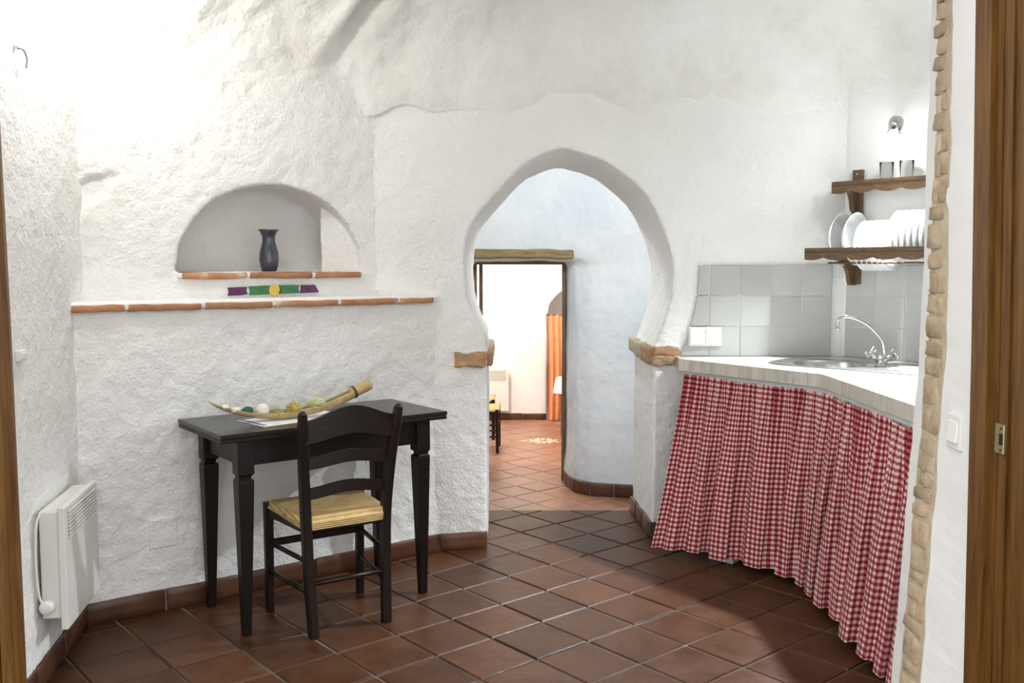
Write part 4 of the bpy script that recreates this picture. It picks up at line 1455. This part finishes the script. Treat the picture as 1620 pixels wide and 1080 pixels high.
# ------------------------------------------------------------------ chairs
def make_chair(name, label, cat, loc_, rz, group=None, sc_=1.0):
    t = thing(name, label, cat, loc_, rz, group)
    t.scale = (sc_, sc_, sc_)
    for s in (-1, 1):
        bm = bmesh.new()
        pts = catmull([(s * 0.152, -0.190, 0), (s * 0.160, -0.172, 0.22), (s * 0.166, -0.165, 0.44), (s * 0.180, -0.186, 0.66), (s * 0.196, -0.228, 0.865)], 8)
        add_sweep(bm, pts, lambda q: (0.036 - (0.006 * max(0, q - 0.9) / 0.1), 0.044 - 0.008 * abs(q - 0.5) - 0.01 * max(0, q - 0.92) / 0.08), chamfer=0.35)
        tp_l = pts[-1]
        bmesh.ops.create_uvsphere(bm, u_segments=10, v_segments=6, radius=0.016, matrix=Matrix.Translation(tp_l) @ Matrix.Diagonal((0.95, 1.05, 0.9, 1)))
        from_bm('back_post', bm, 'chair_wood', t)
        bm = bmesh.new()
        add_sweep(bm, [(s * 0.200, 0.170, 0.455), (s * 0.200, 0.170, 0.40), (s * 0.200, 0.172, 0.2), (s * 0.200, 0.174, 0)], lambda q: (0.038 - 0.008 * q, 0.038 - 0.008 * q), chamfer=0.3)
        from_bm('leg', bm, 'chair_wood', t)
        for z_ in (0.165, 0.285):
            tube_obj('side_stretcher', [(s * 0.157, -0.172, z_), (s * 0.200, 0.172, z_ + 0.004)], 0.0095, 'chair_wood', t, 8)
        bm = bmesh.new()
        add_sweep(bm, [(s * 0.166, -0.160, 0.418), (s * 0.200, 0.168, 0.418)], lambda q: (0.022, 0.036), chamfer=0.2)
        from_bm('seat_rail', bm, 'chair_wood', t)
    for y_, x_ in ((-0.163, 0.165), (0.170, 0.200)):
        box_obj('seat_rail', (0, y_, 0.418), (2 * x_, 0.022, 0.036), 'chair_wood', t, bev=0.003)
    tube_obj('rear_stretcher', [(-0.155, -0.182, 0.205), (0.155, -0.182, 0.205)], 0.010, 'chair_wood', t, 8)
    box_obj('front_stretcher', (0, 0.173, 0.285), (0.385, 0.016, 0.030), 'chair_wood', t, bev=0.004)
    # rush seat: four woven wedges dipping to the middle
    n = 36
    vs_, fs_, uv_ = [], [], []
    for j in range(n + 1):
        for i in range(n + 1):
            a, b = i / n * 2 - 1, j / n * 2 - 1
            hw = lerp(0.178, 0.213, (b + 1) / 2)
            x, y = a * hw, 0.004 + b * 0.186
            ed = 1 - max(abs(a), abs(b))
            roll = min(1, ed / 0.10)
            z_ = 0.438 + 0.026 * math.sqrt(1 - (1 - roll) ** 2) - 0.016 * min(1, ed) ** 1.2
            if abs(a) > 0.86 and b > 0.86:
                z_ -= 0.006
            vs_.append((x, y, z_))
            if abs(a) > abs(b):
                uv_.append((y, abs(x)))
            else:
                uv_.append((x, abs(y)))
    for j in range(n):
        for i in range(n):
            fs_.append((j * (n + 1) + i, j * (n + 1) + i + 1, (j + 1) * (n + 1) + i + 1, (j + 1) * (n + 1) + i))
    nb = len(vs_)
    border = [i for i in range(n + 1)] + [j * (n + 1) + n for j in range(1, n + 1)] + [n * (n + 1) + i for i in range(n - 1, -1, -1)] + [j * (n + 1) for j in range(n - 1, 0, -1)]
    for q in border:
        x, y, z_ = vs_[q]
        vs_.append((x * 0.985, y * 0.985, 0.412))
        uv_.append((uv_[q][0], uv_[q][1] - 0.03))
    for k in range(len(border)):
        k2 = (k + 1) % len(border)
        fs_.append((border[k], nb + k, nb + k2, border[k2]))
    me = bpy.data.meshes.new('rush_seat')
    me.from_pydata(vs_, [], fs_)
    ul_ = me.uv_layers.new(name='UVMap')
    for lp in me.loops:
        ul_.data[lp.index].uv = uv_[lp.vertex_index]
    mesh_obj('rush_seat', me, 'rush', t, True)
    # back slats
    def slat(nm, zc_edge, rise, h_edge, h_mid, th, zref):
        k_ = 24
        vv, ff = [], []
        # post x and y at this height
        f_ = (zref - 0.44) / (0.865 - 0.44)
        px_ = lerp(0.166, 0.196, f_) - 0.006
        py_ = lerp(-0.165, -0.228, f_ ** 1.4)
        for i in range(k_ + 1):
            a = i / k_ * 2 - 1
            prof_ = (0.5 + 0.5 * math.cos(math.pi * a)) ** 0.85
            zt_ = zc_edge + h_edge / 2 + rise * prof_ + (h_mid - h_edge) * prof_ * 0.5
            zb_ = zc_edge - h_edge / 2 + rise * prof_ - (h_mid - h_edge) * prof_ * 0.5
            yc_ = py_ - 0.018 * (1 - a * a)
            x_ = a * px_
            vv += [(x_, yc_ - th / 2, zb_), (x_, yc_ + th / 2, zb_), (x_, yc_ + th / 2, zt_), (x_, yc_ - th / 2, zt_)]
        for i in range(k_):
            for q in range(4):
                q2 = (q + 1) % 4
                ff.append((i * 4 + q, i * 4 + q2, (i + 1) * 4 + q2, (i + 1) * 4 + q))
        ff += [(0, 1, 2, 3), tuple(k_ * 4 + q for q in range(4))]
        data_obj(nm, vv, ff, 'chair_wood', t)
    slat('crest_rail', 0.795, 0.040, 0.085, 0.105, 0.020, 0.80)
    slat('back_slat', 0.672, 0.020, 0.046, 0.048, 0.016, 0.67)
    slat('back_slat', 0.552, 0.020, 0.042, 0.044, 0.016, 0.55)
    return t
make_chair('ladder_back_chair', 'dark ladder-back chair with rush seat pushed up to the console table', 'chair', (-0.733, 3.765, 0), math.radians(33))
c1 = onz(795, 716, LOW)
make_chair('ladder_back_chair', 'dark rush-seated chair beyond the corridor door, nearer the doorway', 'chair', (c1.x - 0.20, c1.y + 0.17, LOW), math.radians(-92), 'chairs in the far room', 0.91)
c2 = onz(791, 704, LOW)
make_chair('ladder_back_chair', 'dark rush-seated chair beyond the corridor door, nearer the white radiator', 'chair', (c2.x - 0.23, c2.y + 0.46, LOW), math.radians(-90), 'chairs in the far room', 0.91)

# ------------------------------------------------------------------ things on the table
def tloc(x, y, z=0.0):
    return onz(x, y, TH_ + z)
# leaflet under the bamboo dish
pA, pB, pC = tloc(374, 660), tloc(418, 675.5), tloc(566, 656)
e_ = (pC - pB).normalized()
f_ = Vector((-e_.y, e_.x, 0))
wL, wS = 0.40, 0.21
lo_c = pB + e_ * wL / 2 + f_ * wS / 2
leaf_t = thing('leaflet', 'white printed leaflet lying on the table under the bamboo dish', 'leaflet', (lo_c.x, lo_c.y, TH_), math.atan2(e_.y, e_.x))
box_obj('sheet', (0, 0, 0.001), (wL, wS, 0.0014), 'paper', leaf_t, bev=0)
box_obj('printed_band', (-wL / 2 + 0.018, 0.01, 0.00185), (0.022, wS * 0.9, 0.0004), 'ink', leaf_t, bev=0)
for k in range(9):
    box_obj('printed_line', (-0.01 + 0.02 * (k % 2), -wS / 2 + 0.022 + 0.02 * k, 0.00185), (wL * 0.72, 0.004, 0.0004), 'ink_grey', leaf_t, bev=0)

# bamboo dish
contact = tloc(448, 664)
ud = Vector((0.84, 0.54, 0)).normalized()
def boat_pt(px, py):
    # point above the dish's axis line on the table
    n = Vector((-ud.y, ud.x, 0))
    d = ray(px, py)
    t = (contact - EYEP).dot(n) / d.dot(n)
    q = EYEP + d * t
    return q
bow = thing('bamboo_dish', 'long curved split-bamboo dish holding potpourri on the console table', 'dish', (contact.x, contact.y, TH_))
cl_px = [(328, 639.5), (345, 646), (370, 652.5), (400, 657), (440, 658.5), (480, 653.5), (520, 643), (555, 628), (585, 613)]
cl = catmull([boat_pt(x, y) - bow.location for x, y in cl_px], 6)
nc = len(cl)
lowest = min(p.z for p in cl)
def brad(t):
    return 0.0015 + 0.0255 * (math.sin(min(1.0, t / 0.55) * math.pi / 2) ** 0.8) * (1 - 0.15 * max(0, (t - 0.55) / 0.45))
# drop the dish so that its belly rests on the leaflet
need = min(cl[i].z - brad(i / (nc - 1)) for i in range(nc))
for p in cl:
    p.z += 0.004 - need
seg = 14
vs_, fs_ = [], []
ncut = int(nc * 0.88)
for i in range(ncut + 1):
    t_ = i / (nc - 1)
    d = (cl[min(i + 1, nc - 1)] - cl[max(i - 1, 0)]).normalized()
    side = d.cross(Vector((0, 0, 1))).normalized()
    upv = side.cross(d).normalized()
    R = brad(t_)
    for rr_ in (R, max(0.0006, R - 0.004)):
        for k in range(seg + 1):
            a = math.pi * (1.0 + k / seg)
            ww = 0.42 * max(0.0, min(1.0, (t_ - 0.35) / 0.45))
            a = math.pi * (1.04 - ww / 2) + (math.pi * (0.92 + ww)) * k / seg
            vs_.append(cl[i] + side * (math.cos(a) * rr_) + upv * (math.sin(a) * rr_))
S2 = 2 * (seg + 1)
for i in range(ncut):
    a, b = i * S2, (i + 1) * S2
    for k in range(seg):
        fs_.append((a + k, a + k + 1, b + k + 1, b + k))
        fs_.append((a + seg + 1 + k, b + seg + 1 + k, b + seg + 2 + k, a + seg + 2 + k))
    fs_.append((a, b, b + seg + 1, a + seg + 1))
    fs_.append((a + seg, a + S2 - 1, b + S2 - 1, b + seg))
data_obj('half_culm', vs_, fs_, 'bamboo', bow, True)
tube_obj('culm_end', cl[ncut - 1:], brad(0.93), 'bamboo', bow, 18)
dn_ = (cl[ncut] - cl[ncut - 1]).normalized()
tube_obj('node_ring', [cl[ncut] - dn_ * 0.006, cl[ncut] + dn_ * 0.004], brad(0.9) + 0.003, 'bamboo_dark', bow, 18)
def dish_at(t):
    i = min(nc - 2, int(t * (nc - 1)))
    return bow.location + lerp(cl[i], cl[i + 1], t * (nc - 1) - i)
def blob(name, t, r, mat, label, cat, sq=(1, 1, 1), amp=0.12, fr=3.0, lift=0.0, side=0.0):
    bm = bmesh.new()
    bmesh.ops.create_icosphere(bm, subdivisions=3, radius=1.0)
    o_ = Vector((t * 37, r * 500, 3))
    for v in bm.verts:
        v.co *= 1 + amp * noise.noise(v.co * fr + o_)
        v.co = Vector((v.co.x * sq[0], v.co.y * sq[1], v.co.z * sq[2])) * r
    o = from_bm(name, bm, mat, None, True)
    p = dish_at(t)
    o.location = p + Vector((0, 0, -brad(t) + 0.005 + r * sq[2] * 0.97 + lift)) + Vector((-ud.y, ud.x, 0)) * side
    o.rotation_euler = (0, 0, random.uniform(0, 3))
    return tag(o, label, cat)
blob('shell', 0.185, 0.015, 'shell', 'cream ribbed shell at the pointed end of the bamboo dish', 'shell', (1.9, 1, .7), 0.2)
blob('shell', 0.265, 0.016, 'shell', 'cream shell lying against the green ball in the bamboo dish', 'shell', (1.7, 1, .75), 0.2)
blob('green_ball', 0.345, 0.022, 'green_ball', 'dark green fibre ball in the bamboo dish', 'ball', (1.15, 1, .85), 0.12, 6)
blob('white_ball', 0.425, 0.027, 'shell', 'round cream ball between green ball and moss in the bamboo dish', 'ball', (1, 1, 1.0), 0.05, 4, 0.004)
blob('moss_tuft', 0.50, 0.025, 'moss', 'olive moss tuft in the middle of the bamboo dish', 'moss', (1.1, 1, .75), 0.35, 5)
def flower(name, t, r, mat, label, n, lift, elong=1.0):
    o = thing(name, label, 'dried flower', dish_at(t) + Vector((0, 0, -brad(t) + lift)))
    bm = bmesh.new()
    rg = random.Random(n)
    for k in range(n):
        th = math.acos(1 - 1.5 * (k + 0.5) / n)
        ph = k * 2.39996
        d = Vector((math.sin(th) * math.cos(ph), math.sin(th) * math.sin(ph), math.cos(th)))
        tgt = d.cross(Vector((0.3, 0.5, 1))).normalized()
        bn = d.cross(tgt)
        L = r * rg.uniform(0.85, 1.15)
        w = r * 0.22
        pts = [d * L * 0.3, d * L * 0.75 + tgt * w + bn * w * .3, d * L + bn * w * rg.uniform(-.6, .6), d * L * 0.75 - tgt * w + bn * w * .3]
        pts = [Vector((p.x * elong, p.y, p.z * 0.85)) for p in pts]
        q = [bm.verts.new(p) for p in pts]
        bm.faces.new(q)
    me_o = from_bm('petals', bm, mat, o)
    sol = me_o.modifiers.new('thickness', 'SOLIDIFY')
    sol.thickness = 0.0012
    bm = bmesh.new()
    bmesh.ops.create_icosphere(bm, subdivisions=2, radius=r * 0.62)
    from_bm('core', bm, mat, o, True)
    return o
flower('dried_flower', 0.580, 0.036, 'yellow_petal', 'round yellow dried flower in the bamboo dish', 90, 0.036)
fl2 = flower('dried_flower', 0.690, 0.034, 'pale_petal', 'pale lemon chrysanthemum flower in the bamboo dish', 110, 0.034, 1.35)
fl2.rotation_euler = (0, 0, 0.55)
bm = bmesh.new()
for k in range(7):
    a = k * 0.9
    d = Vector((math.cos(a), math.sin(a), 0.5)).normalized()
    tg = d.cross(Vector((0, 0, 1))).normalized()
    bm.faces.new([bm.verts.new(p) for p in (d * 0.002, d * 0.013 + tg * 0.007, d * 0.027, d * 0.013 - tg * 0.007)])
o = from_bm('leaf_sprig', bm, 'leaf', None)
sol = o.modifiers.new('thickness', 'SOLIDIFY')
sol.thickness = 0.0012
o.location = dish_at(0.775) + Vector((0, 0, -brad(0.775) + 0.012))
tag(o, 'grey-green leaf sprig next to the pale flower in the bamboo dish', 'leaf')

# ------------------------------------------------------------------ vase in the niche
vp = onl(426, 431, A2 + nN * 0.09, A2 + nN * 0.09 + uN)
vase = from_bm('vase', lathe_bm([(0, 0), (0.030, 0), (0.033, 0.004), (0.040, 0.024), (0.0445, 0.055), (0.042, 0.085), (0.034, 0.115), (0.0285, 0.140), (0.030, 0.160), (0.038, 0.178), (0.048, 0.189),
                                     (0.046, 0.190), (0.036, 0.177), (0.027, 0.160), (0.0255, 0.140), (0.030, 0.115), (0, 0.10)], 40), 'vase', None, True)
vase.location = (vp.x, vp.y, N_Z + 0.003)
tag(vase, 'dark slate-blue glazed vase with flared rim standing in the arched niche', 'vase')

# ------------------------------------------------------------------ radiator on the left wall
ra_c = LW - nL * 0.10
def on_rad(px):
    # where the radiator's front plane meets a pixel column
    d = ray(px, 850)
    n = nL
    t = ra_c.dot(n) / (d.x * n.x + d.y * n.y)
    return (EYEP + d * t).xy
r0, r1 = on_rad(103), on_rad(156)
ru = (r1 - r0).normalized()
RLn = (r1 - r0).length
def radiator(name, label, org, ang, L, z0, z1, depth, detail=True):
    # local: +x along the wall, -y into the room; origin at the wall
    t = thing(name, label, 'radiator', org, ang)
    H = z1 - z0
    front = box_obj('front_panel', (L / 2, -depth + 0.011, H / 2), (L, 0.022, H), 'white_metal', t, bev=0.004, seg=2)
    box_obj('body', (L / 2, -depth / 2 + 0.004, H / 2 + 0.012), (L - 0.02, depth - 0.03, H - 0.05), 'white_metal', t, bev=0.004)
    gz0, gz1 = H * 0.72, H * 0.96
    g_ = box_obj('grille', (L * 0.52, -depth - 0.0005, (gz0 + gz1) / 2), (L * 0.86, 0.002, gz1 - gz0), 'grille_dark', t, bev=0)
    n = 8
    for k in range(n):
        box_obj('grille_slat', (L * 0.52, -depth - 0.003, gz0 + (k + 0.5) * (gz1 - gz0) / n), (L * 0.86, 0.006, (gz1 - gz0) / n * 0.58), 'white_metal', g_, bev=0.001)
    for s in (0.18, 0.82):
        box_obj('wall_bracket', (L * s, -0.010, H * 0.55), (0.04, 0.024, H * 0.6), 'white_metal', t, bev=0.001)
    return t
rad_org = r0 + nL * 0.095
rad = radiator('panel_heater', 'white electric panel heater with slatted grille on the left wall', v3(rad_org, 0.195), math.atan2(ru.y, ru.x), RLn, 0.195, 0.612, 0.095)
knob = from_bm('control_knob', lathe_bm([(0, 0), (0.024, 0), (0.026, 0.008), (0.022, 0.034), (0.016, 0.040), (0, 0.040)], 24), 'plastic', rad, True)
knob.rotation_euler = (0, math.radians(-90), 0)
knob.location = (0.014, -0.032, 0.085)
tube_obj('supply_cable', catmull([Vector((0.0, -0.02, 0.40)), Vector((-0.02, -0.012, 0.36)), Vector((-0.028, -0.010, 0.24)), Vector((-0.022, -0.014, 0.13)), Vector((-0.016, -0.03, 0.088))], 6), 0.004, 'plastic', rad, 8)

# switch on the left wall
sp_ = onl(32, 562, LW - nL * 0.002, LW + uL - nL * 0.002)
t = thing('wall_socket', 'small white socket box on the left wall above the heater', 'socket', sp_, math.atan2(uL.y, uL.x))
box_obj('plate', (0, -0.003, 0), (0.075, 0.014, 0.034), 'plastic', t, bev=0.003)
box_obj('button', (0, -0.012, 0), (0.035, 0.008, 0.018), 'plastic', t, bev=0.002)
hk = onl(30, 92, LW - nL * 0.004, LW + uL - nL * 0.004)
t = thing('wall_hook', 'small bent grey metal hook high on the left wall', 'hook', hk, math.atan2(uL.y, uL.x))
tube_obj('wire', catmull([Vector((-0.015, 0.004, 0.03)), Vector((0, -0.014, 0.026)), Vector((0.018, -0.018, 0.0)), Vector((0.012, -0.016, -0.028))], 6), 0.0035, 'steel', t, 8)
box_obj('fixing', (-0.015, 0.004, 0.03), (0.012, 0.016, 0.012), 'steel', t, bev=0.001)

# rocker switch on the doorway reveal
sz = ony(1515, 680, 2.42).z
t_ = (2.40 - 2.30) / 0.20
sx0 = lerp(col_x(cols[0][0], 2.30, sz), col_x(cols[1][0], 2.50, sz), t_)
t = thing('light_switch', 'white light switch on the plastered doorway reveal beside the wooden frame', 'light switch', (sx0 + 0.001, 2.40, sz), 0)
box_obj('plate', (-0.004, 0, 0), (0.011, 0.082, 0.090), 'plastic', t, rot=Matrix.Rotation(math.atan2(col_x(cols[0][0], 2.30, sz) - col_x(cols[1][0], 2.50, sz), 0.2) * 1.0, 3, 'Z'), bev=0.003, seg=2)
box_obj('rocker', (-0.011, -0.002, 0), (0.007, 0.05, 0.056), 'plastic', t, rot=Matrix.Rotation(0.1, 3, 'Y'), bev=0.002)

# ------------------------------------------------------------------ far room furniture
fr0 = ony(760, 650, 10.79).x
fr1 = ony(805, 650, 10.79).x
rzt, rzb = ony(790, 583, 10.7).z, ony(790, 650, 10.7).z
radiator('panel_heater', 'white panel heater on the far wall beyond the corridor door', (fr0 - 0.35, 10.79, rzb), 0.0, fr1 - fr0 + 0.35, rzb, rzt, 0.085)
# orange curtain over the arched recess
oc = thing('orange_curtain', 'orange curtain hanging in front of the arched recess on the far wall', 'curtain', (rcx, 10.72, LOW))
ox0, ox1 = ony(866, 600, 10.72).x - rcx, rr + 0.06
oz1 = ony(880, 497, 10.72).z - LOW
vs_, fs_ = [], []
n, m_ = 160, 16
for j in range(m_ + 1):
    for i in range(n + 1):
        s = i / n
        v = j / m_
        x = lerp(ox0, ox1, s) + 0.012 * math.sin(v * 3) * (1 - s)
        y = (0.012 + 0.018 * v) * math.sin(s * 2 * math.pi * 11 + 0.7 * math.sin(s * 9)) + 0.01 * noise.noise(Vector((s * 8, v * 2, 0)))
        vs_.append((x, y, lerp(oz1, 0.012, v)))
for j in range(m_):
    for i in range(n):
        fs_.append((j * (n + 1) + i, j * (n + 1) + i + 1, (j + 1) * (n + 1) + i + 1, (j + 1) * (n + 1) + i))
data_obj('cloth', vs_, fs_, 'orange', oc, True)
tube_obj('curtain_rod', [(ox0 - 0.02, 0.0, oz1 - 0.006), (ox1 + 0.02, 0.0, oz1 - 0.006)], 0.006, 'frame_wood', oc, 8)
# table with white cloth, mostly hidden behind the door post
tcx = ony(881, 640, 9.6).x
ft = thing('side_table', 'small square side table with white cloth in front of the orange curtain', 'table', (tcx + 0.36, 9.75, LOW), math.radians(40))
hw = 0.255
box_obj('table_top', (0, 0, 0.60), (2 * hw - 0.02, 2 * hw - 0.02, 0.02), 'frame_wood', ft)
for sx_ in (-1, 1):
    for sy_ in (-1, 1):
        box_obj('leg', (sx_ * (hw - 0.05), sy_ * (hw - 0.05), 0.295), (0.035, 0.035, 0.59), 'frame_wood', ft)
vs_, fs_ = [], []
n = 25
for j in range(n):
    for i in range(n):
        a, b = (i / (n - 1) * 2 - 1) * (hw + 0.17), (j / (n - 1) * 2 - 1) * (hw + 0.17)
        ex, ey = max(0, abs(a) - hw), max(0, abs(b) - hw)
        x = math.copysign(min(abs(a), hw) + ex * 0.16 + 0.004, a)
        y = math.copysign(min(abs(b), hw) + ey * 0.16 + 0.004, b)
        zz = 0.613 - (ex ** 2 + ey ** 2) ** 0.5 * 0.97
        vs_.append((x, y, zz))
for j in range(n - 1):
    for i in range(n - 1):
        fs_.append((j * n + i, j * n + i + 1, (j + 1) * n + i + 1, (j + 1) * n + i))
data_obj('tablecloth', vs_, fs_, 'cloth', ft, True)
